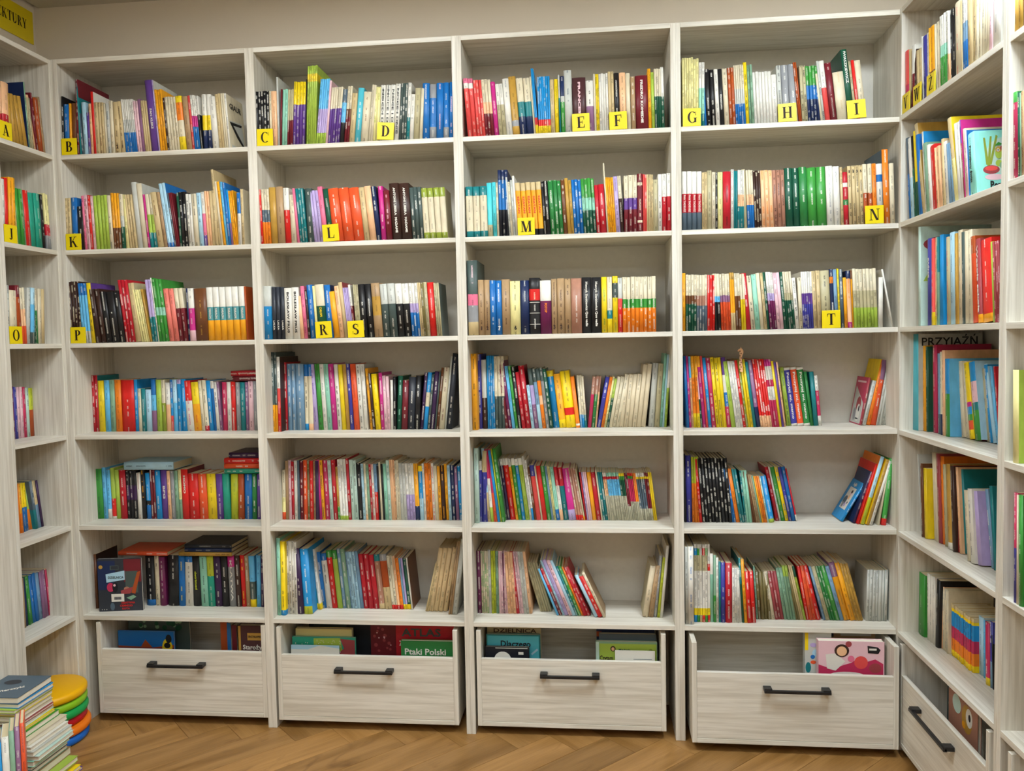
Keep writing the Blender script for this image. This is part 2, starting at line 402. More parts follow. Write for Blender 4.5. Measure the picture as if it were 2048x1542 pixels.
# ------------------------------------------------------------------ bookcases
ZT = [2.6543, 2.2843, 1.9130, 1.5445, 1.1775, 0.8109, 0.4426]          # top board, six shelves (upper faces)
T = 0.018
def bookcase(name, label, W, D, loc, rotz, z_top_gap=0.0):
    """carcass in local axes: x across, y into the wall, z up"""
    r = empty(name, loc, (0, 0, rotz)); tag(r, label, 'bookcase')
    MB().box(0, T, 0, D, 0, ZT[0]).build('side_panel', LAM['z'], r, bevel=.0012)
    MB().box(W - T, W, 0, D, 0, ZT[0]).build('side_panel', LAM['z'], r, bevel=.0012)
    MB().box(T, W - T, 0, D, ZT[0] - T, ZT[0]).build('top_board', LAM['x'], r, bevel=.0012)
    for z in ZT[1:]:
        MB().box(T, W - T, 0.0, D - .004, z - T, z).build('shelf', LAM['x'], r, bevel=.0012)
    MB().box(T, W - T, D - .004, D, .02, ZT[0] - T).build('back_panel', M_BACK, r)
    return r
BAYN = ['leftmost', 'second', 'third', 'rightmost']
for i in range(4):
    bookcase('bookcase', ['leftmost of the four whitewashed oak bookcases along the back wall', 'second from left of the whitewashed oak bookcases along the back wall',
             'third from left of the whitewashed oak bookcases along the back wall', 'rightmost of the four whitewashed oak bookcases along the back wall'][i],
             .8, .295, (i * .8, 0, 0), 0)
XL, XR = -0.012, 3.175
# left side unit: front faces +x ; local x -> +y
bookcase('bookcase', 'narrow whitewashed oak bookcase standing against the left wall', .323, .266, (XL, -.311, 0), R(90))
# wide blank panel closing the front of the left run
MB().box(XL - .018, XL, -.93, -.3125, 0, ZT[0]).build('end_panel', LAM['z'], None, bevel=.0012)
tag(bpy.data.objects['end_panel'], 'tall blank whitewashed oak panel at the left edge beside the narrow bookcase', 'panel')
pst = MB().box(XL + .0003, -.0003, .0006, .018, 0, ZT[0]).build('trim_1', LAM['z'], None); pst['kind'] = 'structure'
# right side units: front faces -x ; local x -> -y
bookcase('bookcase', 'whitewashed oak bookcase on the right wall next to the corner', .743, .285, (XR, -.001, 0), R(-90))
bookcase('bookcase', 'whitewashed oak bookcase on the right wall at the picture edge', .80, .285, (XR, -.7445, 0), R(-90))

# ------------------------------------------------------------------ pull-out toy boxes under the bookcases
def handle_part(r, x0, x1, z, y):
    m = MB()
    m.box(x0, x1, y - .033, y - .022, z - .006, z + .005)
    for a in (x0, x1 - .028):
        m.box(a, a + .028, y - .030, y, z - .004, z + .010)
    return m.build('handle', M_METAL, r, bevel=.0015)
def drawer(label, W, D, loc, rotz, zf=.265, zh=.212, hx=(.225, .455), wobble=0):
    r = empty('drawer_box', loc, (0, 0, rotz)); tag(r, label, 'drawer')
    H = .375
    # side cheeks with a cut front corner, lower front board between them
    for a in (0, W - T):
        MB().box(a, a + T, 0, D, 0, H).build('side_panel', LAM['z'], r, bevel=.0012)
    MB().box(T, W - T, .0012, T, T, zf).build('front_panel', LAM['x'], r, bevel=.0012)
    MB().box(T, W - T, D - T, D, T, H - .02).build('back_panel', LAM['x'], r, bevel=.0012)
    MB().box(T, W - T, 0.0, D, 0, T - .0008).build('bottom_panel', LAM['x'], r, bevel=.0012)
    handle_part(r, hx[0], hx[1], zh, 0)
    for a in (.05, W - .05):
        for b in (.075, D - .04):
            c = MB(); n = 16
            c.prism([(b + .016 * math.cos(2 * math.pi * k / n), -.017 + .016 * math.sin(2 * math.pi * k / n)) for k in range(n)], 'x', a - .008, a + .008)
            c.box(a - .014, a + .014, b - .014, b + .014, -.004, 0)
            c.build('caster', M_PLINTH, r, fixn=True)
    return r
DZ = .035
drawer('open-topped pull-out drawer under the leftmost back bookcase', .712, .26, (.069, .002, DZ + .004), 0, hx=(.228, .462))
drawer('open-topped pull-out drawer under the second back bookcase from left', .724, .26, (.829, -.004, DZ), 0, hx=(.240, .472))
drawer('open-topped pull-out drawer under the third back bookcase from left', .720, .26, (1.627, -.002, DZ), 0, hx=(.246, .471))
drawer('open-topped drawer pulled slightly forward under the rightmost back bookcase', .724, .26, (2.434, -.08, DZ), R(-.4), hx=(.252, .484))
drawer('open-topped pull-out drawer under the right wall bookcase by the corner', .660, .25, (XR - .003, -.048, DZ), R(-90), hx=(.17, .45))
MB().box(T + .002, .8 - T - .002, .262, .27, .06, .40)
drawer('open-topped pull-out drawer under the bookcase at the right picture edge', .70, .25, (XR - .003, -.81, DZ), R(-90), hx=(.24, .47))
# ------------------------------------------------------------------ books
DATA = '''#B1R1 2284
18.7 7.3 230 1.2 8 1 bk@wh
26.1 22.9 200 1.2 8 1 bl
48.9 9.5 201 1.2 8 1 am
58.4 21.5 202 1.2 8 1 br
79.9 12 294 1.2 8 1 mr
91.9 7.7 291 -1 8 1 te c=te
99.7 9.4 162 -4 8 1 sl
109.1 18 204 -1 8 1 ic
127.1 11.1 164 -1 8 1 pu
138.3 11.6 197 -1 8 1 pc
149.8 11.6 241 -1 8 1 rd c=wh
161.4 16.2 201 -1 8 1 be
177.6 10.7 200 -1 8 1 be@br
188.3 10.7 200 -1 8 1 be
199 8.5 194 -1 8 1 cr
207.5 16.2 195 -1 8 1 lg@sl
223.7 15.8 203 -1 8 1 cr
239.4 23.4 198 -1 8 1 be@dk t=2
262.8 20.4 199 -3.7 8 1 be@dk t=1
283.2 6.8 206 -3.7 8 7 wh|38|lg|62|bl
330.6 9.5 198 -3.7 8 2 pi
349.7 14.8 205 -3.7 8 1 mv
364.4 7.7 198 -3.7 8 3 be
387.6 29.5 274 -3.7 8 1 pu@wh t=PAN_KLEKS
417.1 6.3 275 -3.7 8 1 lp c=lg
423.4 10.5 237 -3.7 8 3 am
454.9 8.4 204 -3.7 8 1 dk
463.3 10.5 207 -3.7 8 4 cr
505.1 27.1 207 -3.7 8 1 ye|12|og|45|cr|75|ye
532.3 22.9 206 -3.7 8 1 tb
555.2 11.2 209 -3.7 8 1 co
566.5 7.4 208 -3.7 8 3 wh|38|mg|58|bl
588.5 5.2 205 -3.7 8 2 wh|35|bk
598.9 19.7 209 -0.1 8 2 wh|38|ye|65|nv
638.3 26.9 198 -3 8 1 wh
665.2 11.6 207 -3 8 1 be
676.8 9.1 210 -3 8 1 be
685.9 8.3 210 -3 8 2 cr
702.4 8.2 209 -3 8 1 wh c=cr;g=1
#B2R1 2284
813.5 10.9 210 0.5 8 5 bk@wh
867.9 9 209 0.5 8 1 cr
876.9 23.2 207 0.5 8 1 pc
900.1 7.3 260 0.5 8 1 lg c=lg
907.4 6.1 212 3.2 8 1 mr
913.5 11.2 212 3.2 8 2 mt
935.9 7.4 210 3.2 8 3 kh|55|mr
958.2 12.1 237 3.2 8 4 ye|36|pu
1006.8 4 245 3.2 8 1 bk
1010.9 7.7 294 3.2 8 5 lm|10|ye|20|lm
1049.2 7.6 243 6.2 8 5 sb|46|lp|83|lm
1087.4 8 237 6.2 8 1 pi
1095.5 9.2 210 6.2 8 5 cr|38|pu
1141.6 18 200 6.2 8 1 sl|25|sb|62|bk
1159.6 9 211 6.2 8 2 cr|40|br|55|mr
1177.6 22 185 6.2 8 1 be
1199.6 23.9 202 6.2 8 1 tl@wh
1223.5 29.8 187 6.2 8 1 cr@br
1253.3 8.9 212 6.2 8 2 cr
1271.2 11.9 203 3.9 8 2 py@ol
1295 19.3 209 3.9 8 4 wh@bk t=NOCE_I_DNIE
1372.1 9.2 211 3.9 8 3 gs@wh
1399.7 12.6 212 3.9 8 1 wh|60|te
1412.3 15.7 169 3.9 8 1 wh
1428 22.8 191 3.9 8 1 kh
1450.8 11.8 188 3.9 8 1 cr
1462.5 27.4 208 1.5 8 1 bl@wh
1489.9 25.4 203 1.5 8 1 gy|25|bl|78|gy
1515.3 27.3 206 1.5 8 1 bl@pi
1542.6 21.4 204 1.5 8 1 bl|80|gy
1564.1 16.3 206 1.5 8 1 bl@pi
#B3R1 2284
1635.8 18.2 217 -3.9 8 2 pk|8|wh|17|co
1672.3 10.1 209 -3.9 8 3 co
1702.6 11.4 209 -3.9 8 3 cr|40|pc|60|mr
1736.9 16.9 198 -3.9 8 1 mg
1753.8 14.1 190 -3.9 8 2 wh|40|kh
1781.9 23.3 207 -3.9 8 1 wh@gy
1805.2 27.2 214 -3.9 8 1 gd|75|gy|85|gd
1832.5 25.4 207 -3.9 8 2 cr|42|te|68|nv
1883.2 8 212 -3.9 8 1 cr
1891.2 5 240 -3.9 8 2 cb|75|rd|86|ye
1901.1 7.6 208 -1 8 6 cb|75|rd|86|ye
1946.8 15.9 196 -1 8 1 be
1962.7 15.9 197 -1 8 1 ye
1978.6 5.9 210 -1 8 1 lg|40|te
1984.5 15.8 205 -1 8 1 nv|35|lg|45|gr
2000.3 28.4 226 -1 8 1 lg@sl
2028.8 50.4 197 -1 8 1 mm@pi t=FRANCESCO
2079.2 27.5 183 -1 8 1 wh@bk|50|mv
2106.7 7.8 209 -1 8 1 cr
2114.6 5.9 206 -1 8 2 ye
2126.4 8.5 207 -1 8 4 wh
2160.4 10.4 213 -1 8 2 be
2181.1 19.5 208 -1 8 1 bk@wh
2200.6 23.4 207 -1 8 1 pc
2224 17.5 205 -1 8 1 cr
2241.5 16.7 190 -1 8 1 tb@wh
2258.3 45.4 193 -1 8 1 mr@wh t=FREDRO_KOMEDIE
2303.6 11.6 217 -1 8 1 am
2315.2 11.6 203 -1 8 1 lm
2326.8 7.7 214 -1 8 3 cr|46|dg
2350 11.6 218 -1 8 1 wh|48|dg
#B4R1 2284
2424.7 7.8 247 0.1 8 5 py
2463.6 10 243 0.1 8 2 py
2483.6 10 227 0.1 8 2 wh|40|mt|80|te
2503.6 8 207 -2.7 8 1 bl
2511.5 17.9 203 -2.7 8 1 bk@wh
2529.5 15.9 202 -2.7 8 1 bk@wh
2545.4 13.9 202 -2.7 8 1 wh
2559.3 15.9 202 -2.7 8 1 bk@wh
2575.2 17.9 203 -2.7 8 1 cr
2593.1 10.9 204 -2.7 8 2 ru
2614.9 7.1 212 -2.7 8 5 cr|40|lg|65|bl
2650.4 11.8 220 -2.7 8 1 ye@bk
2662.3 8.9 211 -2.7 8 2 sg
2680 10.8 184 -2.7 8 6 wh@lg
2744.9 19.6 171 -2.7 8 1 wh
2764.5 15.7 202 -2.7 8 1 lg@bk
2780.2 25.4 204 -2.7 8 1 gy@wh|75|cr@rd
2805.6 29.3 205 -2.7 8 1 gy@wh|75|cr@rd
2834.8 5.8 212 -5.8 8 2 ru
2846.5 10.7 199 -3.4 8 2 kh@bk
2867.9 10.7 196 -3.4 8 4 gr|35|bl|60|nv
2910.6 7.8 168 -6.7 8 1 cr
2918.4 7.7 211 -6.7 8 1 lg@bk
2926.1 20.1 212 -6.7 8 1 wh|45|co
2946.2 23.2 205 -6.7 8 1 mr
2969.4 37 168 -6.7 8 1 cr@be
3006.4 21.9 248 -6.7 8 1 dg@wh t=IWASZKIEWICZ;c=dg
3028.4 8.8 205 -6.7 8 1 kh
3037.2 10.4 209 -6.7 8 1 rd
3047.6 23 208 -6.7 8 1 cr
#B1R2 1913
13.8 13 207 0.6 8 2 be
39.8 26 208 0.6 8 1 bl c=bl
65.8 28.1 171 0.6 8 1 bk@wh
93.9 8.6 213 -1.7 8 1 pk
102.6 7.6 216 -1.7 8 2 pi@mr
117.7 11.6 214 -1.7 8 1 rd
129.3 12.1 211 -1.7 8 1 pi
141.4 14.7 211 -1.7 8 4 lm@ol
200.3 15 209 -1.7 8 1 cr@dg
215.3 11.4 218 -1.7 8 3 am|62|br
249.5 16.2 213 -1.7 8 1 cr|40|lg|60|dg
265.8 14.9 210 -1.7 8 1 py
280.7 10.7 210 -4.2 8 3 be
312.7 21.3 259 -4.2 8 1 lg
334 23.4 252 -4.2 8 1 cr c=lg
357.3 8.5 210 -4.2 8 1 mg
365.8 15.9 209 -4.2 8 2 cr|38|lm|72|te
397.6 26.2 215 -6.7 8 1 be@br
423.9 14.8 216 -6.7 8 1 tb c=mr
438.6 13.7 250 -6.7 8 2 ic|93|bl c=bl
466.1 7.6 212 -6.7 8 1 sl
473.7 7.4 212 -6.7 8 2 mr
488.4 10.5 210 -2.1 8 1 dg
498.9 13.7 212 -2.1 8 2 bk@wh
526.2 11.5 203 -2.1 8 2 wh@bk
549.3 21 204 -2.1 8 1 cr@bk
570.3 17.6 206 -2.1 8 1 ic@nv
587.8 15.9 209 -2.1 8 1 wh|40|pk|80|pu
603.7 8.4 211 -2.1 8 2 pc
620.4 12.9 213 -2.1 8 2 be
646.3 9.6 293 -4.3 8 1 be c=be
655.9 10.4 247 -4.3 8 1 cr
666.3 10.4 245 -4.3 8 1 am
676.7 10.4 245 -4.3 8 1 sb
687.1 12.5 242 -4.3 8 1 bl c=bl
699.5 8.3 214 -4.3 8 1 cb|60|mv
707.8 6.5 210 -4.3 8 3 am
727.3 14.5 202 -0.3 8 1 bl|40|wh
741.8 11.6 214 -0.3 8 1 be c=cr
#B2R2 1913
819.1 8.4 208 -1.1 8 1 rd
827.5 10.5 210 -1.1 8 3 cr|38|sl|60|og
859.1 27.3 216 -1.1 8 1 gd
886.4 29.4 218 -1.1 8 1 tb
915.7 23 211 -1.1 8 1 wh|40|rd
938.8 25.1 184 -1.1 8 1 cr
963.8 10.4 209 -3.7 8 1 pk
974.3 10.4 208 -3.7 8 3 te
1005.5 25.8 207 -1.5 8 1 gs@wh
1031.3 12.2 198 -5.2 8 3 lp
1067.9 19.5 212 -5.2 8 1 pk
1087.3 21.1 203 -5.2 8 1 dg
1108.4 39.7 202 -5.2 8 3 ro@wh
1227.5 22.5 202 -5.2 8 1 be
1250 25.8 207 -5.2 8 1 pc
1275.8 18.4 205 -5.2 8 1 nv@wh
1294.2 19.6 205 -2.7 8 1 mg@wh
1313.8 24 188 -2.7 8 1 mr@pi
1337.8 37.8 213 -2.7 8 1 dk@wh t=ANTONI_LIBERA__MADAME
1375.6 39.3 212 -2.7 8 1 dk@wh t=ANTONI_LIBERA__MADAME
1415 15.2 195 -2.7 8 3 gs@wh
1460.7 22.7 190 -2.7 8 4 ol|18|cr|88|ol c=kh
#B3R2 1913
1623.5 26.9 189 -0.8 8 3 te|18|cr|88|te
1704.3 19.8 201 -0.8 8 1 cy|78|kh
1724.2 15.1 200 -0.8 8 1 cy
1739.2 7.9 199 -0.8 8 1 cr
1747.2 12.4 245 -0.8 8 3 nv|15|bl@wh|60|nk
1784.3 6.7 219 -3 8 1 lg
1791 9.1 201 -3 8 1 cr
1800.1 9.1 208 -3 8 1 lg
1809.2 9.1 224 -3 8 1 wh
1818.2 19.3 196 -3 8 5 be|15|am@rd|88|bk t=SZATAN
1914.8 10.2 196 -3 8 1 bk
1925 14.9 200 -3 8 1 bk@wh
1939.9 19.1 201 -3 8 1 fg@wh
1959 15.6 200 -3 8 1 fg@wh
1974.6 13.6 198 -3 8 1 fg@wh
1988.2 15.2 200 -3 8 1 br@wh
2003.4 12.8 206 -3 8 1 gd
2016.2 10.9 198 -3 8 1 gd
2027.1 11.8 199 -3 8 3 bl@wh
2062.4 12 202 -3 8 4 gr|35|mt|58|dg
2110.4 14.3 177 -3 8 1 cm@wh
2124.7 23.1 178 -3 8 1 cm@wh
2147.8 5.4 256 -3 8 1 cr
2153.2 7.1 202 -3 8 4 am
2181.6 15.7 205 -3 8 1 lp
2197.4 13.4 206 -3 8 1 cr|40|dk
2210.8 16.1 207 0 8 3 cr|40|pu|60|mr
2259 21 212 0 8 1 mr@cr|15|cr|20|mr@cr|80|cr|84|mr
2280 6.7 208 0 8 2 co
2293.4 6.1 207 0 8 4 be
2317.7 16.7 187 0 8 1 kh
2334.5 14.4 207 0 8 1 wh@bk
2348.9 16.7 208 0 8 2 wh|40|cm@wh
#B4R2 1913
2421.1 17.8 212 0.1 8 4 wh|38|cm@wh|70|sl t=PAN_TADEUSZ
2492.5 9.4 208 0.1 8 2 be
2511.4 16.5 213 0.1 8 1 kh
2527.8 13.6 207 0.1 8 1 cr
2541.5 6.8 206 0.1 8 1 bk
2548.3 19.2 206 0.1 8 1 py
2567.5 28 206 0.1 8 1 cm@dk
2595.5 10.4 213 0.1 8 1 wh
2605.9 6.8 208 0.1 8 2 te
2619.4 5.7 210 0.1 8 4 wh|42|pc|62|te
2642.1 13.1 213 -2.2 8 1 kh
2655.2 8.3 209 -2.2 8 3 cr|42|pc|60|bl
2680.3 8.6 205 -2.2 8 3 dk@cr
2706 14.2 205 -2.2 8 3 pc@og
2748.7 13.9 205 -2.2 8 3 pb@dk
2790.5 27.5 211 -2.2 8 1 dg@wh
2818.1 23.2 210 -2.2 8 1 dg@wh
2841.2 28.2 211 -2.2 8 1 fg@wh
2869.5 32.1 209 -2.2 8 1 gr@wh
2901.5 33.2 210 -2.2 8 1 gr@wh
2934.7 24.9 211 -2.2 8 1 wh@gy
2959.6 23.7 210 -2.2 8 1 wh@gy
2983.3 8.9 206 -2.2 8 1 be
2992.2 18.6 188 -2.2 8 1 cm|20|wh|28|cm|52|fg|62|cm
3010.9 13.1 210 -2.2 8 4 be@bk t=5
3063.1 15.2 213 -2.2 8 2 cr|48|ru@wh|80|br
3093.5 14.6 213 -2.2 8 1 og
3108.2 22.3 214 -2.2 8 1 wh|18|bl|30|wh@sl
3130.5 21.9 263 -2.2 8 1 og@wh c=sl
3152.4 17.3 213 -2.2 8 1 cr
#B1R3 1545
5.4 8.7 198 -0.8 8 1 bk|30|mr
14.1 12.6 245 -0.8 8 4 dk@cr
64.7 12.2 238 -3.1 8 3 bl|20|sb|80|lg
101.2 19.5 239 -3.1 8 1 ye@br c=pu
120.7 22.1 213 -5.9 8 2 dk
164.9 25.1 202 -5.9 8 1 bk@wh
190 33.2 201 -5.9 8 1 bk@wh
223.2 22.8 202 -5.9 8 1 bk@wh
246 14 247 -5.9 8 3 cm@wh
288.1 25.3 233 -5.9 8 1 be c=kh
313.4 8.6 208 -8.5 8 4 py
347.6 9.8 209 -8.5 8 1 gd
357.4 12.2 245 -5.3 8 2 lp|60|te
381.8 6 253 -5.3 8 1 wh c=gr
387.7 13.3 245 -5.3 8 3 gr|45|mt|58|gr
427.7 21.2 207 -5.3 8 2 sm
470.2 19.1 208 -5.3 8 2 cr|38|mr
508.3 6.8 206 -1.1 8 1 nv
515.1 24.1 207 -1.1 8 1 wh|38|mg|80|pi
539.1 50.6 204 -1.1 8 1 br@gd
589.7 26.2 208 -1.1 8 6 wh|37|tp@wh|62|am t=FARAON
746.6 7.1 208 -1.1 8 1 ru c=ru
#B2R3 1545
817 35.2 207 0.1 8 1 lg|38|cb@wh
852.2 16.9 202 0.1 8 3 ch@wh t=LALKA
902.9 30.3 198 0.1 8 1 wh@bk t=BOLESŁAW_PRUS
933.2 29.4 198 0.1 8 1 wh@bk t=BOLESŁAW_PRUS
962.6 15.5 165 -3.1 8 1 pc
978.2 15.9 204 -3.1 8 1 pk
994.1 8.8 188 -3.1 8 1 dk
1002.9 23.9 208 -3.1 8 1 bl c=bl
1026.8 10 203 -3.1 8 1 py
1036.8 34.7 206 -3.1 8 1 cr|40|dg@ye t=CHŁOPI
1071.5 25 206 -3.1 8 1 bl@wh c=nv
1096.5 24.1 180 -5.5 8 1 am
1120.6 18.3 201 -5.5 8 1 pc
1138.9 15.8 215 -5.5 8 1 be c=dr
1154.7 5.7 193 -5.5 8 4 lp
1177.5 8.7 204 -5.5 8 1 wh|40|mr
1186.2 6.8 203 -3 8 3 kh
1206.4 25.2 204 -3 8 1 bk@wh
1231.6 26.8 204 -3 8 1 bk@wh
1258.4 33.3 206 -3 8 1 tb|25|gd|60|tb
1291.7 28.7 203 -3 8 2 lg|38|gs@wh
1349.2 27.2 202 -3 8 2 wh|38|bk@wh
1403.5 11.5 203 -3 8 3 wh|38|lp|55|bl@wh
1438.1 6.5 204 -3 8 2 be
1451.2 5.7 204 -3 8 2 ob
1462.5 13 205 -3 8 1 kh
1475.5 25.5 203 -3 8 1 rd
1501.1 6.9 202 -3 8 3 kh c=gs
#B3R3 1545
1622.1 39.3 282 -0.1 8 1 gs@pi|45|pk|60|gy|82|be c=gs
1661.4 23.2 207 -0.1 8 1 tb@dk t=1
1684.6 21.2 207 -0.1 8 1 tb@dk t=2
1705.8 23.2 205 -0.1 8 1 bl@wh
1729 22.3 205 -0.1 8 1 bl@wh t=7
1751.3 31 207 -0.1 8 1 tb@dk
1782.4 38.5 201 -0.1 8 1 py@bk t=6
1820.9 34.8 201 -0.1 8 1 nv@lg
1855.7 40.3 209 -0.1 8 1 bk@wh|20|rd@cr|40|bk@wh|43|wh|44|bk@wh|62|wh|63|bk@wh|82|wh|83|bk@wh
1896 41.4 200 -0.1 8 1 wh|38|pl@og t=POTOP
1937.4 21.6 206 -0.1 8 1 tb@dk t=3
1959 28.6 206 -0.1 8 1 tb@dk t=2
1987.6 23.9 205 -0.1 8 1 tb@dk t=1
2011.5 39.5 205 -0.1 8 1 pb@wh
2051 36.2 207 -0.1 8 1 bk@wh t=Henryk_Sienkiewicz_Quo_vadis
2087.2 36.5 206 -0.1 8 1 bk@wh t=Henryk_Sienkiewicz_Quo_vadis
2123.8 21.3 208 -0.1 8 1 ye@gr
2145.1 19.4 207 -0.1 8 1 cr|60|te|75|ye
2164.5 20.5 209 -0.1 8 1 ye|12|gs|38|ye@ol
2185 16.6 201 -0.1 8 1 lg|38|co|55|rd
2201.6 15.3 204 -0.1 8 8 cr|40|gr@wh|56|og@wh c=dk
#B4R3 1545
2418 13.4 212 0.2 8 1 am
2431.4 9.8 206 0.2 8 4 cr|37|br|52|dg
2470.8 9.6 205 0.2 8 4 cr|37|pb|55|sl
2509.3 9 203 0.2 8 3 rd
2536.3 11.9 207 -2.2 8 2 cr|40|sb|50|bk
2560.1 9 206 -2.2 8 4 cr|38|mv|50|ro
2596 8.4 211 -2.2 8 2 gd|12|am|70|be
2612.8 10 207 -2.2 8 2 cr|40|br
2632.9 8 204 -2.2 8 2 cr|45|ye
2648.9 18 208 -5 8 1 cm@wh
2666.9 16 198 -5 8 1 cr@bk
2682.9 17.6 201 -5 8 1 mt
2700.5 13.6 207 -5 8 1 cr
2714 10 207 -5 8 1 be
2724 10 207 -5 8 1 dg
2733.9 8.7 208 -5 8 3 wh|37|lp|50|pl
2760.2 11.7 206 -5 8 2 pi
2783.6 9.9 207 -5 8 1 dg
2793.5 7.7 208 -5 8 4 cr|37|kh|50|dg
2824.4 13.4 185 -5 8 1 wh@bk
2837.8 13 184 -2.7 8 1 cr@bk
2850.9 7.5 207 -2.7 8 5 wh|38|pu|57|iv
2888.3 14.2 209 -2.7 8 2 be
2916.6 34.5 208 -2.7 8 1 kh@bk
2951.2 12.5 212 -2.7 8 1 nv|13|og|24|nv@wh|70|og
2963.7 12.9 211 -2.7 8 1 sk
2976.6 6.6 213 -2.7 8 1 ye
2983.3 12.9 210 -2.7 8 1 sl@wh
2996.2 11.7 180 -2.7 8 1 am@og
3007.9 15.6 206 -2.7 8 1 nv|14|pc@og|90|mg
3023.5 5.8 205 -2.7 8 1 br|15|am
3029.3 11.9 211 -2.7 8 7 cr|37|kh|66|lm
3112.9 15.9 178 -0.3 8 1 wh
3159.3 6.6 210 -10.4 8 1 wh
#B1R4 1177
3.9 13.4 235 0.1 121 3 cm@wh c=te
44 26.7 213 0.1 121 1 ye
70.7 23.6 214 0.1 121 1 sb
94.4 23.6 215 0.1 121 1 sg
118 27.9 216 0.1 121 1 og
145.9 56.9 214 0.1 121 1 rd@wh
202.7 14.5 216 0.1 121 1 cb c=cb
217.2 14.1 177 0.1 121 1 cr@te
231.3 19.2 177 0.1 121 1 te
250.4 25.5 173 0.1 121 1 ic
275.9 21.2 215 0.1 121 1 bl|30|sb|60|mv
297.2 23.3 214 0.1 121 1 lm
320.5 16.9 212 0.1 121 1 cr|45|ol
337.4 21.1 200 0.1 121 1 wh|45|pc
358.5 11.4 213 0.1 121 1 bl|35|cb|70|co
369.9 18.1 213 0.1 121 1 ic|45|sb
388.1 17.7 213 0.1 121 1 lp|8|cb@wh
405.8 22.3 215 0.1 121 1 cb
428.1 30.3 207 -2.8 121 1 rd|40|wh@mg
458.4 31.5 200 -2.8 121 1 ye|45|am@rd
489.8 13.8 208 -2.8 121 1 cr
503.7 18.8 208 -2.8 121 1 cr@bk|90|cm
522.5 18.8 207 -2.8 121 1 cb@wh
541.3 13.4 204 -2.8 121 1 wh|15|bl
554.7 13.8 199 -2.8 121 1 wh@nv
568.4 11.3 201 -2.8 121 1 mv
579.7 20.8 199 0.3 121 1 rp@wh
600.5 17.9 199 0.3 121 1 wh@gy
618.4 19.5 200 0.3 121 1 rd@wh
637.9 19.1 198 0.3 121 1 gy
657 21.5 198 0.3 121 1 te
678.6 13.2 199 0.3 121 1 mv
691.8 21.9 201 0.3 121 1 pi@mr
713.7 16.9 202 0.3 121 1 gy
H 625 754 224 21 cm@wh t=Hania_Humorek
H 630 754 204 19 mr@wh t=Hania_Humorek
#B2R4 1177
813.3 12.7 318 0.3 68 1 gs|66|am
826.4 10.2 315 0.3 67 1 gs|66|am
836.6 13.6 298 0.3 67 1 wh|42|co|68|rd c=dk
831.1 13.7 246 0.3 115 1 be|50|dk@wh
844.9 13.7 277 0.3 115 1 cm@wh
858.6 17.8 268 0.3 115 2 sk@wh
894.2 35.5 267 0.3 115 1 sk@wh
929.7 16.2 266 0.3 115 1 bl|18|cr@bk|90|cb
945.9 19.6 266 0.3 115 1 bl|18|cr|90|pc
965.5 20.4 266 -2.4 115 1 lp@pu
986 20.4 267 -2.4 115 1 gr@dk
1006.4 17.8 266 -2.4 115 1 wh@gy
1024.3 19.1 265 -2.4 115 1 mt
1043.3 22 266 -2.4 115 1 mg
1065.4 16.9 263 -2.4 115 1 wh@bk
1082.3 18.2 264 -2.4 115 1 ye
1100.5 16.9 263 -2.4 115 1 gd
1117.4 16 266 -2.4 115 1 iv@wh
1133.4 22.8 265 -2.4 115 1 ro
1156.2 18.1 264 -2.4 115 1 wh@bk
1174.3 16.8 264 -2.4 115 1 wh c=lg
1199.5 10.5 248 -3.6 115 1 am@dk
1210 10.5 227 -3.6 115 1 dk@wh
1220.4 23 224 -3.6 115 1 yl
1243.5 14.2 228 -1.3 115 1 mg@wh
1257.7 13 216 -1.3 115 1 pi
1270.7 12.5 213 -1.3 115 1 pi
1283.2 10.4 199 1 115 1 wh
1293.6 12.5 211 1 115 1 bk@wh
1306.2 19.6 215 3.2 115 1 dg@mt
1325.7 24.5 196 3.2 115 1 mr@wh
1350.3 28.7 210 3.2 115 1 ch@wh
1378.9 22 214 3.2 115 1 bk@wh
1400.9 13.3 227 6.4 115 1 dp@wh
1414.2 16.6 227 6.4 115 1 cb|35|cr|60|cb
1430.7 10.3 218 6.4 115 1 gs
1441.1 18.6 230 6.4 115 1 dp@wh
1459.7 7 228 6.4 115 1 gs
1466.7 10.3 244 6.4 115 1 br
1477 22.7 244 6.4 115 1 cr@mr
1499.6 7.4 289 6.4 115 1 lg
1507.1 22.6 299 6.4 115 1 ch@wh
#B3R4 1177
1619.5 21.9 297 -0.3 71 1 am@bk
1635 18.8 294 -0.3 114 1 iv@wh
1653.8 20 273 -0.3 114 1 lg|55|dk
1673.8 7.5 289 -0.3 114 4 cb
1703.8 13.2 286 -0.3 114 3 cr|55|gs
1743.2 13.7 277 -6.1 114 1 mr
1756.9 13.3 277 -6.1 114 1 pl@wh
1770.2 12.4 246 -6.1 114 1 sb
1782.6 11.6 246 -6.1 114 1 gr
1794.2 15.3 245 -6.1 114 1 bk@wh
1809.5 14.4 223 -6.1 114 1 cm
1823.9 22.7 247 -6.1 114 1 cm@wh
1846.9 11.5 171 -6.1 111 1 ic@sl
1858.4 17.3 236 -6.1 111 1 gs|28|lp|60|mv
1875.7 14.4 236 -6.1 111 1 gs|22|sk|60|ic
1890 14.4 236 -6.1 111 1 gs|20|og|45|pc|60|og
1904.4 13.5 238 -6.1 111 1 gs|22|gy@wh
1917.9 13.9 235 -6.1 111 1 dg@wh
1930.8 25.1 224 -6.1 130 1 ye|10|cb@wh
1955.9 26.7 213 -6.1 130 1 am@br|85|yl
1982.6 37.7 223 -6.1 130 1 yl@dk|65|rd|78|yl
2020.3 16.4 202 -6.1 130 1 og|92|wh|96|og
2036.7 9.2 205 -3.5 130 2 cr|75|cb
2055.1 8.2 201 -3.5 130 1 cr|75|te
2065.3 14.3 201 6 130 1 pb|35|rp
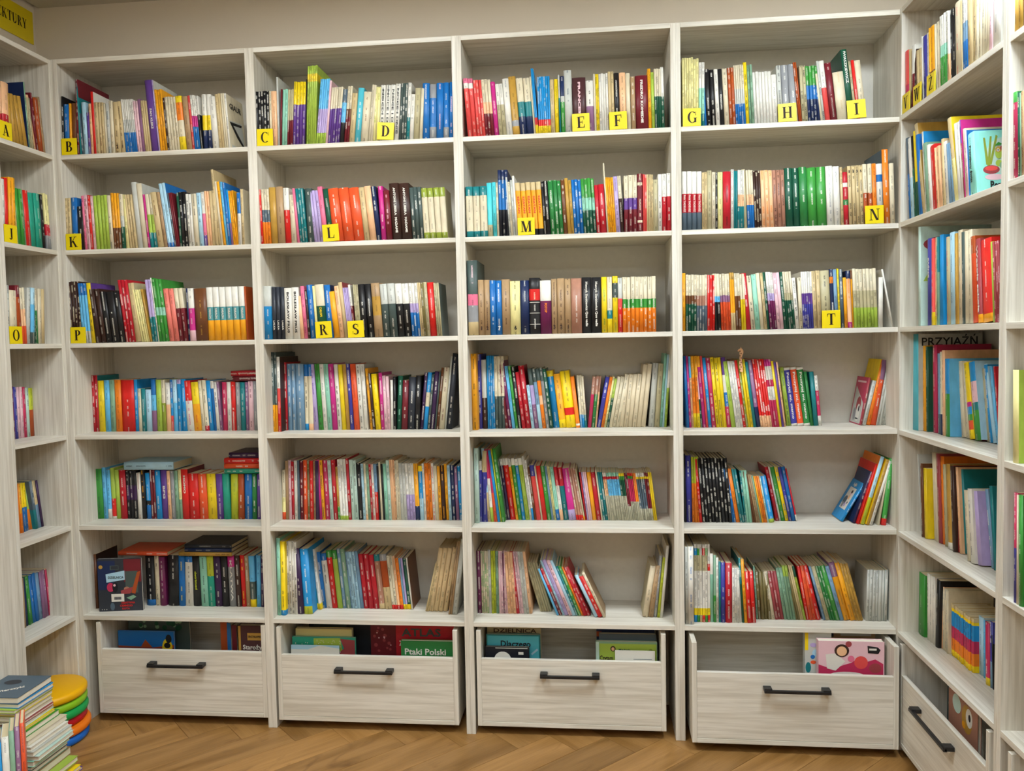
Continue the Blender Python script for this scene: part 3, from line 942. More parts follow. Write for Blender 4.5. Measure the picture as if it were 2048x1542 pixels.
2079.6 13.4 201 6 130 1 pb|35|fg
2093 6.9 200 6 130 1 pb|30|pc
2099.9 16.3 200 10.7 130 1 iv@wh
2116.2 12.2 200 10.7 130 1 og
2128.4 8.1 200 10.7 130 1 py
2136.5 10.2 194 10.7 130 1 lm|40|dg
2146.7 13.8 200 10.7 130 3 cr
2188 16.5 207 6.6 130 4 pp
2253.9 17.5 245 6.6 130 2 pp
2300.2 22.1 248 4.3 130 1 lg
2322.3 20 245 4.3 130 1 kh
2342.3 10 284 4.3 130 1 mt
2352.3 8 281 4.3 130 1 ic
2360.3 8.8 304 4.3 130 1 wh|50|lm
#B4R4 1177
2441.8 10.5 274 -2.5 99 1 bl
2452.4 8.4 274 -2.5 99 1 mg
2460.8 8.4 274 -2.5 99 1 sb|30|pc
2469.2 12.6 274 -2.5 99 2 am|30|og|80|ye
2494.4 8.4 274 -4.9 99 1 bk|20|pi|60|dg
2502.8 12.6 274 -4.9 99 1 am|15|mg
2515.4 8.4 274 -4.9 99 1 co
2523.8 12.6 268 -4.9 99 1 cb
2536.4 16.7 265 -4.9 99 1 rp@wh
2553.1 13.6 267 -4.9 99 2 ye@dk
2580.3 12.5 267 -4.9 99 1 ye
2592.8 16.7 267 -4.9 99 1 pu|25|wh|50|bl|70|rp
2609.5 16.7 252 -7.3 99 1 lm
2626.2 9 254 -7.3 99 3 wh@gy
2653.2 10.4 257 -7.3 99 1 rd@wh
2663.6 9.1 257 -7.3 99 1 ol
2672.8 8.9 259 -7.3 99 2 ye
2690.6 11.2 250 -7.3 99 1 te
2701.8 16.6 256 -7.3 99 1 mv|70|nv
2718.3 8.5 259 -7.3 99 5 rd@wh|83|pc
2760.9 8.5 258 -7.3 99 3 mg|10|wh|30|rp|40|wh|60|rp
2786.5 9.9 251 -7.3 99 1 ye
2796.3 8.2 248 -7.3 99 1 pu
2804.6 6.6 248 -7.3 99 1 pc
2821.5 15.8 224 -7.4 130 1 lm@dg
2837.3 23.6 223 -7.4 130 1 wh|4|iv@wh|96|wh t=Poczytaj_mi,_mamo
2860.9 24 225 -7.4 130 1 wh|4|ro@wh|96|wh t=Poczytaj_mi,_mamo
2884.9 24.8 225 -7.4 130 1 wh|4|fg@wh|96|wh t=Poczytaj_mi,_mamo
2909.6 11.1 209 -7.4 130 1 fg
2920.8 16.9 207 -5.2 130 1 te
2937.7 12.8 191 -5.2 130 1 wh|30|rp|80|wh
3088.9 8.2 183 9.9 130 1 dr c=rp;g=2
3097 14.3 172 12.7 130 1 lg
3111.3 17.1 252 12.7 130 1 og c=yl
3128.3 19.5 247 9.4 130 1 mv|30|ro@wh
3147.8 9.4 244 9.4 130 4 lg
#B1R5 811
11.7 32.6 210 -0.7 124 1 gr@dg
44.3 17.8 215 -0.7 124 1 sb
62 19 205 -0.7 124 1 sb|80|wh
81.1 19.9 213 -0.7 124 1 lm|60|rd|95|wh
101 19 204 -0.7 124 1 lm
120 28.5 204 -0.7 124 1 cm@wh
148.4 15.9 201 -0.7 124 3 bk|30|dp|60|bk
196.2 18.5 192 -0.7 124 1 wh@pb
214.6 18.9 203 -0.7 124 1 bk@am
233.5 21 192 -0.7 124 1 cb|60|bk|70|bl
254.5 11.3 205 -0.7 124 2 mr@wh
277.2 23.9 204 -0.7 124 1 cb@wh
301.1 28.1 204 -0.7 124 1 pu@wh t=B_F_G
329.2 14.5 201 -0.7 124 1 pc
343.7 17.4 201 -0.7 124 1 gy
361.1 15.7 201 -0.7 124 1 sg
376.9 14 204 -0.7 124 1 py|60|sg
390.9 30.5 208 -0.7 124 1 rd@wh t=MOMO;c=mr
421.4 43.1 190 -0.7 124 1 rd@wh
464.5 35.4 188 -0.7 124 1 ro@wh
500 39.6 188 -0.7 124 1 ye
539.6 28.6 187 -0.7 124 1 pu@wh
568.1 30.2 188 -0.7 124 1 tg
598.3 31.4 187 1.6 124 1 yg@ol
629.7 26.3 187 1.6 124 1 ru@wh
656 32.9 187 1.6 124 1 bl@wh
689 20.8 187 1.6 124 1 fg@wh
709.8 16.6 187 1.6 124 1 pu@wh
H 147 362 207 32 ic|nv n=1
H 603 742 255 22 dp
H 582 743 230 22 rd@wh
H 581 742 209 20 ro@wh
H 581 741 188 20 tg@wh
#B2R5 811
818.1 15.7 204 0.9 122 1 cr|55|py|85|ro
833.7 13.9 241 0.9 122 1 tb
847.7 10.6 243 0.9 122 1 pi
858.2 12.7 239 0.9 122 1 cm@wh
870.9 13.9 242 0.9 122 1 wh@gy
884.8 9.3 243 0.9 122 1 sl
894.1 15.6 239 0.9 122 1 mr@wh
909.6 16.4 243 0.9 122 1 ro@wh
926 10.1 243 0.9 122 1 ob
936.1 14.7 241 0.9 122 1 rd
950.8 8.8 241 0.9 122 1 tb
959.6 15.1 241 0.9 122 1 dp
974.7 12.6 243 -1.5 122 1 mg
987.3 12.6 243 -1.5 122 1 am@bk
999.8 20.9 243 -1.5 122 1 rp@wh
1020.7 14.2 243 -1.5 122 1 pm
1034.9 17.9 245 -1.5 122 1 cm@wh
1052.9 9.6 216 -1.5 122 1 gd|75|gr
1062.5 11.5 247 -1.5 122 3 wh@gy|93|lm
1097 11.6 251 -1.5 122 1 cm@wh
1108.7 14.9 244 -1.5 122 2 pm@bk
1138.5 19.5 230 -1.5 122 1 bk@wh
1158 9.9 228 -1.5 122 1 ic
1168 9.9 228 -1.5 122 1 cr|90|pc
1177.9 12.4 224 -1.5 122 1 sg
1190.3 9.5 226 -1.5 122 1 cm
1199.8 9.9 226 -1.5 122 1 wh@rd
1209.7 13.6 228 -1.5 122 1 sk|50|rd
1223.3 8.2 218 -1.5 122 1 bk
1231.6 8.2 235 -1.5 122 1 cr
1239.8 8.2 228 -1.5 122 1 bk
1248.1 14.8 228 -1.5 122 1 mt
1262.9 13.2 242 -1.5 122 1 pm@te
1276 5.1 244 -1.5 122 4 pc
1296.6 8.6 240 -1.5 122 2 cr
1313.8 12.7 230 -1.5 122 2 lg@gy
1339.2 11.6 229 -1.5 122 3 wh@gy|55|lp
1374 17.6 227 -1.5 122 1 am|75|nv
1391.5 17.1 218 -1.5 122 1 yl|10|cb|60|ic
1408.7 9 229 -1.5 122 1 wh@gy
1417.6 13.4 229 -1.5 122 2 og@dk
1444.5 11 229 -1.5 122 1 wh@rd
1455.5 13.8 219 -1.5 122 1 cr
1469.3 11.8 218 -1.5 122 1 am@bk
1481 17 221 -1.5 122 1 dk@am
1498.1 11.3 227 -1.5 122 1 am
1509.4 11.7 221 -1.5 122 1 ic
1521.1 17.8 221 -1.5 122 1 nv@wh
1538.9 12.1 215 -1.5 122 1 mv@wh
1551.1 12.9 218 -1.5 122 1 cb@wh
#B3R5 811
1619.6 18.7 296 0.3 72 1 pm
1635 12.9 242 0.3 94 1 wh|15|iv
1648 20.9 283 0.3 94 1 be|30|iv
1668.8 11.2 292 -4.3 94 1 ic|60|be
1680.1 13.3 288 -4.3 94 1 rp|40|wh|80|lm
1693.4 14.6 288 -4.3 94 1 rp|60|ro
1708 10.4 285 -6.7 94 1 cb
1718.3 6.2 291 -6.7 94 1 yg
1724.6 12.5 293 -6.7 94 1 gr
1733 9.6 244 -6.7 130 1 gs
1742.7 11.7 247 -6.7 130 1 wh|11|dp
1754.4 22.2 247 -6.7 130 1 wh|11|rd
1776.6 10 247 -6.7 130 1 wh|13|am
1786.7 15 247 -6.7 130 1 wh|11|gr
1801.7 12.9 247 -6.7 130 1 wh|11|cb
1814.7 17.9 247 -6.7 130 1 wh|11|lm
1832.6 8.3 258 -6.7 130 1 wh
1840.9 8.3 241 -6.7 130 1 wh|80|cb
1849.3 9.2 212 -6.7 130 1 br
1858.4 17.9 220 -6.7 130 1 iv|20|co
1876.3 7.1 216 -6.7 130 1 cr
1883.4 17.9 216 -6.7 130 1 rd
1901.2 16.6 216 -6.7 130 1 gr
1917.8 9.1 216 -6.7 130 1 sk
1926.9 5.2 216 -6.7 130 2 py
1937.3 14.5 212 -6.7 130 1 mt|80|bl
1951.8 14.5 212 -6.7 130 1 cm|35|wh|80|pc
1966.3 19.8 210 -6.7 130 1 cm|35|te
1986.1 29.7 207 -6.7 130 1 mg|80|lp
2015.8 9.6 208 -9 130 3 pb|90|rd
2044.6 6.2 204 -9 130 1 kh|92|am
2050.8 7.4 193 -6.8 130 1 cm
2058.2 6.6 193 -6.8 130 1 lp
2064.7 7.2 193 -6.8 130 2 pi
2079.1 16.8 190 -6.8 130 1 am
2095.9 18 190 -6.8 130 1 cm
2113.9 6.5 199 -6.8 130 1 cr
2120.5 10 192 -6.8 130 2 te@wh
2140.5 7.4 190 -6.8 130 2 wh|8|cm|14|pc|48|tx
2155.2 9.7 190 -6.8 130 5 mt|8|cm|14|sb|48|tx
2203.7 6.9 188 -6.8 130 3 yl|6|gr|14|dg|48|tx
2224.4 6.1 188 -6.8 130 2 mr|70|tx
2236.6 6.8 188 -6.8 130 3 rd|6|gr|12|rp|60|tx
2256.9 6.1 188 -6.8 130 2 og|60|tx
2269.1 8.1 188 -6.8 130 4 wh|8|ye|13|sl|75|tx
2301.5 7.9 190 -6.8 130 2 mr|8|ye|13|mr|75|tx
2317.2 6.9 191 -6.8 130 2 ye c=og
#B4R5 811
2432.2 7.2 267 -1 101 1 bk
2439.4 22.1 259 -1 101 1 iv@wh
2461.5 9 254 -1 101 3 yg|40|og
2488.6 10.6 246 -4.6 101 1 rd
2499.2 12.5 249 -4.6 101 9 bk@wh
2611.7 7.3 211 -9.2 101 2 bl
2626.4 14.7 209 -9.2 101 1 og
2641 9.2 209 -9.2 101 2 te
2659.5 6.3 203 -6.3 101 1 te
2665.7 10.4 203 -6.3 101 2 mt
2686.6 7.3 199 -10.4 101 2 br
2701.2 7.1 188 -10.4 101 2 tb
2715.4 6.3 183 -10.4 101 1 sg
2721.7 5.8 182 -10.4 101 1 am
2727.5 7.5 182 -10.4 101 2 og
2742.5 6.2 182 -10.4 101 1 pm
2748.7 20.4 182 -10.4 101 1 cb|92|lm
2779.5 13.4 212 -11.3 130 1 cm
2792.9 6.7 212 -11.3 130 1 wh@gy
2799.6 15.9 212 -11.3 130 1 gr
2815.5 12.5 212 -11.3 130 1 yl@bl
2828 12.5 212 -11.3 130 1 iv
2840.5 14.2 212 -11.3 130 1 bl
2854.7 6.3 207 -11.3 130 1 cm|88|wh
3016.2 9 167 29.8 118 1 cb c=cb;g=3
3051.6 10.6 206 18.1 94 1 dp c=nv
3063.9 8.1 236 16.4 82 1 rd c=rd
3074.4 14.1 263 15.6 73 1 ic|60|yg c=og
3091.7 12 254 16.1 64 1 gd c=yl
3103.7 10.8 250 16.1 64 1 wh
3133.7 6.4 247 8.7 64 1 cr
3145.7 18 250 6.3 64 1 gr|90|rd
#B1R6 443
12.4 16.4 228 0 79 1 br@dk c=dk
213.8 38 210 -0.1 130 1 bk@wh|88|bl
251.8 21.1 211 -0.1 130 1 cr@bk
272.9 27.1 206 -0.1 130 1 pl
308.1 48 214 1.4 127 1 bk@wh
354.5 28.3 212 1.4 130 1 bl@yl
382.8 35 211 1.4 130 1 bl|12|wh@bk
417.8 35.4 210 -1 130 1 bk@yg t=detrimed
453.2 31.9 211 -1 130 1 mt@bk
485.1 29.3 212 -1 130 1 yg|40|tg
514.4 30.1 212 -1 130 1 dp@wh
544.5 30.5 212 -1 130 1 bk@wh
575 29.6 213 -1 130 1 mg|22|gy@wh t=KLĄTWA
604.5 23.6 214 -1 130 1 dk@wh
628.1 19.8 215 -1 130 1 rd@yl
647.9 18.5 214 -1 130 1 tb@wh
666.4 24.8 214 -1 130 1 sb|50|gs|85|yl
691.2 19.3 215 1.3 130 1 sb@bl
710.5 13.4 215 1.3 130 1 dp
H 104 319 220 17 ro@wh
H 397 599 251 16 ch@gy
H 396 598 234 16 nv@gy
H 370 599 216 16 gd n=2
#B2R6 443
820.1 14.5 312 0.8 37 1 mt
834.6 20.7 300 0.8 37 1 yl@bk|93|cb
848.7 3.7 296 0.8 54 1 bk
852.5 11 296 0.8 54 4 wh@bk
896.6 27 266 -2.5 54 1 dp@wh
923.5 35.2 264 -2.5 54 1 cb@wh|88|yg c=cb
937.7 13.9 243 -5 112 1 rd|26|lg|65|bk|90|ye
951.6 12.6 244 -5 112 1 nv|26|lg|65|te|90|ye
964.2 11.8 248 -5 112 1 wh|90|yl
969.7 19.9 233 -5 130 1 bl@wh
989.6 24 227 -5 130 1 bl|13|wh@bk
1013.6 23.6 239 -5 130 1 gr|12|rd@wh
1037.2 21 242 -5 130 1 gr|15|lm
1058.2 15.5 246 -5 130 1 sk@wh
1073.8 19.3 246 -5 130 1 sg@wh
1093.1 5.5 236 -5 130 1 sk
1098.5 11.2 237 -5 130 3 ic@nv
1132 14.2 236 -5 130 1 sk
1146.2 20.9 226 -5 130 1 cm@wh
1167.1 21.7 226 -5 130 1 cm@wh
1188.8 22.9 224 -5 130 1 cm@wh
1211.7 23.7 225 -5 130 1 te|12|pb|90|be
1235.4 29.1 225 -5 130 1 gy|12|ru|60|be
1264.5 11.6 220 -5 130 2 cr@bk|92|rd
1287.7 10.8 220 -5 130 1 pc|92|rd
1298.5 14.1 209 -5 130 1 og|92|rd
1312.5 8.3 211 -5 130 1 sk|90|yl
1320.8 8.7 211 -5 130 1 lp|90|yl
1329.5 14.9 209 -5 130 1 dg|90|yl
1344.4 7 213 -5 130 1 wh c=br
1405.1 7.6 200 13.2 110 2 be
1420.2 18.8 262 10.2 110 4 pt
1504.5 8 297 7.9 79 2 tb
1520.5 19.3 305 7.9 79 1 lg
#B3R6 443
1621.3 14.7 251 -0.2 100 1 pl@wh
1636 7.5 251 -0.2 100 4 cr@gr
1665.9 10.5 255 -0.2 100 1 lg
1676.4 9.2 251 -0.2 100 2 yg
1694.8 5.7 251 -0.2 100 2 sg
1706.2 8.6 251 -0.2 100 2 pi
1723.3 4.2 253 -0.2 100 1 pl
1727.5 7.1 251 -0.2 100 2 pi
1741.7 10.9 248 -2.9 100 3 pc
1774.3 12.9 251 -5.4 100 1 cm
1787.2 8.5 249 -5.4 100 2 pi
1804.3 10.6 249 -5.4 100 2 lg
1825.5 12.1 248 -5.4 100 1 pc
1867.1 9.4 204 -16.1 130 5 kh
1934.7 9 198 -21.7 85 1 sb
1943.8 14.4 198 -21.7 85 1 cm|50|mr
1958.1 8.2 234 -21.7 85 1 ic
1966.3 16.4 234 -21.7 85 1 lp
1982.7 14.3 234 -21.7 85 1 pi@mr
1997.1 12.3 234 -21.7 85 1 ic
2009.3 10.2 209 -21.7 85 1 te
2019.6 11.8 210 -21.7 85 1 gr
2031.4 8.2 207 -21.7 85 1 og
2039.6 14.3 205 -21.7 85 1 cm
2053.9 14.7 209 -24.1 85 1 cm
2082.8 14.2 179 -25 71 1 ic
2096.9 18.2 175 -25 71 1 rd@wh
2115.2 11.3 193 -25 71 1 cr c=tb
2266.7 22.1 203 8.8 83 1 pp c=kh
2288.8 20 204 8.8 83 1 tb
2308.8 14 241 5.6 83 1 gy
2322.8 10.4 237 5.6 83 1 yg
2333.2 11.2 283 5.6 83 1 wh
#B4R6 443
2422.8 11.2 294 -0.1 13 1 lg
2434 21.2 297 -0.1 13 1 wh@bl
2458.3 11.7 299 -0.1 39 1 wh|5|cb|14|kh|34|wh|82|ye|91|cb
2470 10.4 299 -0.1 39 1 wh|5|gr|14|kh|34|wh|82|ye|91|gr
2480.4 9.2 299 -0.1 39 1 wh|5|wh|14|kh|34|wh|82|ye|91|be
2489.6 10 299 -0.1 39 1 wh|5|rd|14|kh|34|wh|82|ye|91|rd
2499.6 9.6 299 -0.1 39 1 wh|5|gr|14|kh|34|wh|82|ye|91|gr
2509.2 9.6 299 -0.1 39 1 wh|5|wh|25|rd|34|wh|82|ye|91|rd
2518.8 11.7 263 -0.1 39 1 wh|30|mt
2530.4 10.4 259 -0.1 39 1 sg|60|gr
2540.8 9.1 248 -0.1 39 1 wh
2550 8.3 233 -0.1 39 1 te
2558.3 16.2 231 -0.1 39 1 iv
2574.5 24.9 227 -0.1 39 1 cm@wh
2599.3 9 210 -0.1 39 3 wh@gy
2626.2 10.3 211 -3.4 39 1 wh
2636.6 7.8 247 -3.4 39 1 te|40|dg
2644.4 12 243 -3.4 39 1 am
2656.4 15.9 196 -3.4 39 2 rd@wh
2696.4 6.3 206 -3.4 81 1 mt
2702.6 12.5 184 -3.4 81 4 ob
2752.6 14.5 187 -9.1 81 1 cr
2767.1 10.8 189 -9.1 81 3 dr
2799.5 11.8 202 -9.1 81 2 sg
2823.1 9.9 211 -9.1 81 2 lm|20|sg
2842.9 7.6 185 -12.2 81 2 ob
2858.2 7.2 214 -12.2 81 2 be
2872.6 8.2 212 -12.2 81 1 dg|20|lm
2880.9 12.4 210 -9.9 81 1 rd
2893.3 12.3 212 -9.9 81 2 ro
2917.9 17.7 213 -13.7 81 1 rd
2943.8 9 213 -15.2 81 1 sk
2952.8 16.4 213 -15.2 81 1 kh
2969.2 9.2 215 -15.2 81 2 fg
2987.6 17.2 215 -15.2 81 1 gr
3004.8 14.7 215 -15.2 81 1 sk
3019.5 22.8 227 -15.2 81 1 mv|25|am
3042.4 17.9 227 -15.2 81 1 am
3060.3 9.8 225 -15.2 81 3 gd
3097.7 10.9 195 1.3 81 7 lg c=te
#L1R1 2284
-302.3 14.8 201 1.5 8 3 pc|55|cm
-258 35.8 209 1.5 8 1 pc|55|cm
-222.2 18.3 176 -2.2 8 2 gd
-185.6 22.1 180 -8.6 8 1 gd
-163.5 20.7 181 -8.6 8 1 gd
-142.8 19.2 184 -8.6 8 1 gd
-123.6 7.7 244 -3.5 8 1 sg c=nv
-115.9 10.7 191 -3.5 8 2 kh
-94.6 15.5 202 -8.5 8 1 pc
-79.1 13.4 215 -5.8 8 1 mr c=mr
-65.7 12.5 202 -5.8 8 2 ru
-40.7 11.2 211 -5.8 8 1 tb
#L1R2 1913
-291.5 23.1 228 2.2 8 1 wh
-268.4 17.3 235 2.2 8 1 rd
-251.1 17.4 241 2.2 8 2 am
-216.3 15.2 243 -2.5 8 1 py
-201.1 16.3 207 -2.5 8 2 gr
-168.5 7.6 208 -2.5 8 1 sg
-160.9 27.4 207 -2.5 8 1 rd
-133.5 29.3 204 -2.5 8 1 tg
-104.1 32.9 205 -2.5 8 1 tg
-71.3 22.3 209 -2.5 8 1 bk
-49 14.7 214 -2.5 8 2 py|55|cm|75|gy
#L1R3 1545
-296 8.1 209 2 8 1 gs
-287.9 17 212 2 8 1 lg@bk
-270.9 39.3 197 2 8 1 cr
-231.6 22.4 216 -1.1 8 1 mr|20|ru c=mr
-209.2 11.9 209 -1.1 8 2 cr|38|pc|68|ro
-185.3 20 210 4.2 8 1 lg
-165.4 19.5 211 4.2 8 1 ic|30|sb|80|gs
-145.8 9 211 0.2 8 1 dg
-136.9 6.7 212 0.2 8 2 cr|40|fg
-123.5 19 211 2.9 8 1 cr
-104.6 18.1 210 2.9 8 1 be
#L1R4 1177
-135.3 5.4 206 -0.2 130 1 be
-129.8 13.7 205 -0.2 130 1 pl
-116.1 18.4 203 -0.2 130 1 iv
-97.7 15.2 201 -0.2 130 2 pi
-67.3 20.4 199 -0.2 130 1 rp
-46.8 17.8 196 -0.2 130 1 pm@bk
-29 24.4 194 -0.2 130 1 yg|45|ru
-4.6 17.3 200 -0.2 130 1 sb
12.7 12.5 201 -0.2 130 1 yl
25.1 24.2 195 -0.2 130 1 ol
#L1R5 811
-151.8 22.3 194 0.5 115 1 og
-129.5 11 194 -2.4 115 1 am|60|og
-112 16.4 192 -2.4 120 2 yl|50|bl
-79.3 36.8 185 -2.4 120 1 lm|55|og
-62.8 16.9 197 -7.8 105 1 sl|60|te
-45.9 20.5 194 -7.8 105 1 be|50|sk
-25.4 12.4 194 -7.8 105 1 dp
#L1R6 443
-151 9 197 -1 108 1 tb
-138.3 19.6 195 -1 111 1 nv
-118.8 11.6 196 -4.7 111 2 gr
-95.3 16.8 194 -4.7 111 1 bl
-78.6 20.3 196 -4.7 111 1 bl
-58.3 20.6 193 -4.7 111 1 sk
-41.5 17.4 194 -4.7 108 2 mv
-6.6 10.6 193 -4.7 108 1 rp
4 10.7 197 -7.4 108 1 pc
19.6 11.9 195 -7.4 111 2 dr
#R1R1 2284
24.2 34.5 215 -2.6 8 1 co|55|rp
58.7 17.3 210 -2.6 8 1 be
75.9 30.5 210 1.3 8 1 wh|45|mr
106.5 18 195 -3.5 8 1 dk
124.5 23.1 183 -3.5 8 2 be
170.7 7.7 216 -3.5 8 1 wh
178.3 31.4 209 -3.5 8 1 iv
209.8 21.6 211 -3.5 8 1 wh@gy
231.4 14 219 -3.5 8 3 am|65|br
273.5 14.4 216 -3.5 8 3 cr
316.5 12.9 223 -3.5 8 4 wh|42|mt|58|gr
368.1 18.5 215 -3.5 8 1 wh|60|pc
386.7 14.4 215 -3.5 8 2 bk@wh
415.5 41.6 221 -3.5 8 1 cr@co
457.1 7.6 215 -3.5 8 1 be
464.7 11.8 218 -3.5 8 3 wh|35|sk|60|bl
500.2 29.2 212 -3.5 8 1 be
529.4 14.3 195 1 8 1 be@bk
543.7 16.7 194 1 8 5 cr
627.4 17.5 165 1 8 1 pi
644.9 44.6 162 1 8 1 wh@gy
#R1R2 1913
62.5 20.8 288 -7.7 8 1 sl|45|bl
83.4 30.7 281 -7.7 8 1 wh|50|ic
114.1 13.4 285 -7.7 8 1 bk|40|dg
127.5 22.5 295 -7.7 8 1 ye|60|dg
150 26.7 277 -7.7 8 1 bl
176.6 25.5 320 -13.9 8 1 be c=gd
202.2 12.6 277 -8.1 8 1 wh c=cb
214.7 24.8 232 -8.1 8 1 sg
239.5 21.3 221 -8.1 8 1 wh
260.9 38.7 210 -8.1 8 1 rd
299.6 13.5 198 -8.1 8 3 pc
340 16.9 213 -4.7 8 1 be
356.9 27.7 199 -8.2 8 1 wh@bk
384.6 18.9 190 -8.2 8 2 sk
422.4 26.3 268 -13.3 8 1 be|50|py c=ye
448.7 17.9 238 -9.3 8 2 wh
484.6 9.1 241 -9.3 8 1 pu|30|dr c=mg
493.7 14.9 206 -7.1 8 1 cr
508.7 12.3 197 -7.1 8 1 pi c=bl
521 40.9 181 -7.1 8 1 aq@bk c=aq;g=4
#R1R3 1545
157 18.4 331 -1.2 8 1 pm c=pm;g=5
227.8 34 283 -1.2 8 1 iv@wh t=BAŚNIE
261.8 22.4 280 -1.2 8 1 co|85|ye
284.2 17.3 281 -1.2 8 1 pc|90|ye
301.5 14.1 280 -1.2 8 1 te|40|sg
315.6 27.2 283 -1.2 8 1 cb c=cb
376.8 24.9 269 -2.8 8 1 kh@rp
401.6 35.1 279 -2.8 8 1 ic@nv
436.7 15.9 275 -2.8 8 1 gd
452.6 31.1 282 -2.8 8 1 pp
483.7 17.8 272 -2.8 8 1 gs
501.5 24.2 272 -2.8 8 2 cr
549.9 28.7 250 -5.4 8 1 ru|20|ro
578.6 26.6 242 -5.4 8 1 dr@wh|90|am t=Wesoła_szkoła
605.2 62.8 234 -5.4 8 1 rd@wh|90|am
668 13 223 -5.4 8 1 lm
681 10.4 221 -5.4 8 3 dr@pi
#R1R4 1177
4.3 58.5 341 -1.2 44 1 tl c=lg;g=6
31.9 22.8 301 -2.6 65 1 mr
54.8 24.5 301 -2.6 65 1 am
79.3 19.3 298 -2.6 65 1 dg
58.7 42.5 269 -2.6 80 1 am|60|lg
101.2 33.3 304 -2.6 80 1 rp@wh
149.6 22.7 274 -2.6 74 1 sk|75|sl
172.3 19.2 280 -2.6 74 1 cr|75|nv
191.5 22.1 286 -2.6 74 1 pc
213.6 34 256 -2.6 74 1 cb|45|gr c=sb
220 26.2 237 -2.6 86 1 sb c=sb
254.8 27.3 250 -7.8 108 2 cr@gy
309.5 33.4 249 -11.7 108 1 yl@dk|52|mg|58|cb|68|gr|76|ro|88|yl c=yl
342.9 40.5 250 -11.7 108 1 cb|25|pi|52|te|62|gr c=ic
333.8 8.1 254 -14.3 130 1 bl
341.9 29.3 240 -10.2 130 1 gd|60|rp
371.1 23.5 231 -10.2 130 1 kh@sl
394.6 20.5 244 -10.2 130 1 cb@wh
415.1 20.2 249 -15 130 1 ic
435.2 14.9 240 -12.8 130 1 sb
450.1 11.3 239 -10.2 130 1 cm
#R1R5 811
91.8 6.9 286 -7.9 46 1 lg
98.7 18.9 257 -4.1 46 1 br
117.6 24.6 243 -4.1 46 1 ye c=ye
148.5 16.7 301 -5.4 67 2 cr
181.9 27.9 303 -5.4 67 1 dr
196.2 30.8 294 -5.4 72 1 og
227 20.2 270 -5.4 72 1 kh
259.5 32.8 277 -5.4 67 1 gd|92|wh
292.3 25.7 276 -5.4 67 1 dk
298 25.3 278 -7.7 75 1 cm
323.3 15.6 278 -7.7 75 1 pc
313.9 34 269 -7.7 86 1 te
403 29.5 219 -7.7 62 1 cr
432.6 28.8 227 -7.7 62 1 wh@bk
432.4 17.2 220 -7.7 75 1 pi
456.8 28 224 -10.6 72 1 lp c=lp
489.3 19.9 236 -11.6 93 1 sk@wh
509.1 17.4 250 -8 93 1 te
#R1R6 443
24.3 52.8 222 0.6 66 1 gr c=gr
88.5 21.2 235 -1.6 72 3 wh@gy
151.9 26.9 235 2.1 72 1 bk
149.4 34.2 216 2.1 84 1 pc@br
183.6 14.8 214 -1.7 84 3 cr@gy
216.1 16.8 173 -2.1 94 10 be|7|yl|13|cb@nv|42|rp@dp|65|og|88|yl
377 36.1 184 -1.9 113 1 ic
413.1 10.4 183 -1.9 113 1 sb
455.2 26.8 192 -1.9 99 1 rp@wh|88|ye
482 17.5 202 -1.9 99 1 iv@wh|60|sk
499.5 6.9 163 -5 99 1 bk
#R2R1 2284
758 19.5 131 -1.6 8 2 gd
797.1 34.3 114 -1.6 8 3 br
#R2R2 1913
742.8 22.7 224 -2.4 8 1 pu|10|tg@wh
765.5 21.8 223 -2.4 8 1 gr|12|rp@wh
787.3 13 220 -2.4 8 1 dg@cr
800.3 5.7 216 -2.4 8 1 sg
806 17.3 216 -2.4 8 2 tb@br
840.6 17.8 207 -2.4 8 3 dk
894 25.3 191 -2.4 8 2 ru
#R2R4 1177
785.8 30.7 242 -1.6 4 1 py c=lm
#R2R5 811
805.4 18.6 288 -1.2 4 1 rp|50|iv
824 8.7 287 -1.2 4 1 cr
832.8 19.4 288 -1.2 4 1 gr
852.2 24.5 287 -1.2 4 1 mr c=br'''
PAGEC = lin('d8cba8')
class Acc:
    def __init__(s): s.v = []; s.f = []; s.col = []; s.ink = []; s.uv = []; s.sm = []
    def face(s, idx, col, ink=(0, 0, 0, 0), uv=None, smooth=False):
        s.f.append(idx); n = len(idx)
        s.col += [(*col, 1)] * n; s.ink += [ink] * n; s.uv += uv or [(0.0, 0.0)] * n; s.sm.append(smooth)
    def build(s, name, parent=None):
        me = bpy.data.meshes.new(name); me.from_pydata(s.v, [], s.f)
        a = me.color_attributes.new('Col', 'FLOAT_COLOR', 'CORNER'); a.data.foreach_set('color', [c for q in s.col for c in q])
        b = me.color_attributes.new('Ink', 'FLOAT_COLOR', 'CORNER'); b.data.foreach_set('color', [c for q in s.ink for c in q])
        u = me.uv_layers.new(name='UVMap'); u.data.foreach_set('uv', [c for q in s.uv for c in q])
        me.materials.append(M_BOOK); me.polygons.foreach_set('use_smooth', s.sm); me.update()
        o = bpy.data.objects.new(name, me); C.objects.link(o)
        if parent: o.parent = parent
        return o

def parse_col(code):
    """-> [(end fraction from top, colour code, ink code or None)]"""
    p = code.split('|'); out = []
    def one(q):
        a = q.split('@'); return a[0], (a[1] if len(a) > 1 else None)
    c, i = one(p[0])
    for k in range(1, len(p), 2):
        out.append((float(p[k]) / 100, c, i)); c, i = one(p[k + 1])
    out.append((1.0, c, i)); return out

def lum(c): return .3 * c[0] + .59 * c[1] + .11 * c[2]
def ink_of(c, i, rnd, w):
    if i: k = LC[i]; s = 1.0
    else:
        k = LC['bk'] if lum(LC[c]) > .28 else LC['wh']; s = .62 if rnd.random() < (.8 if w > .008 else .5) else 0.0
    return (*k, s)

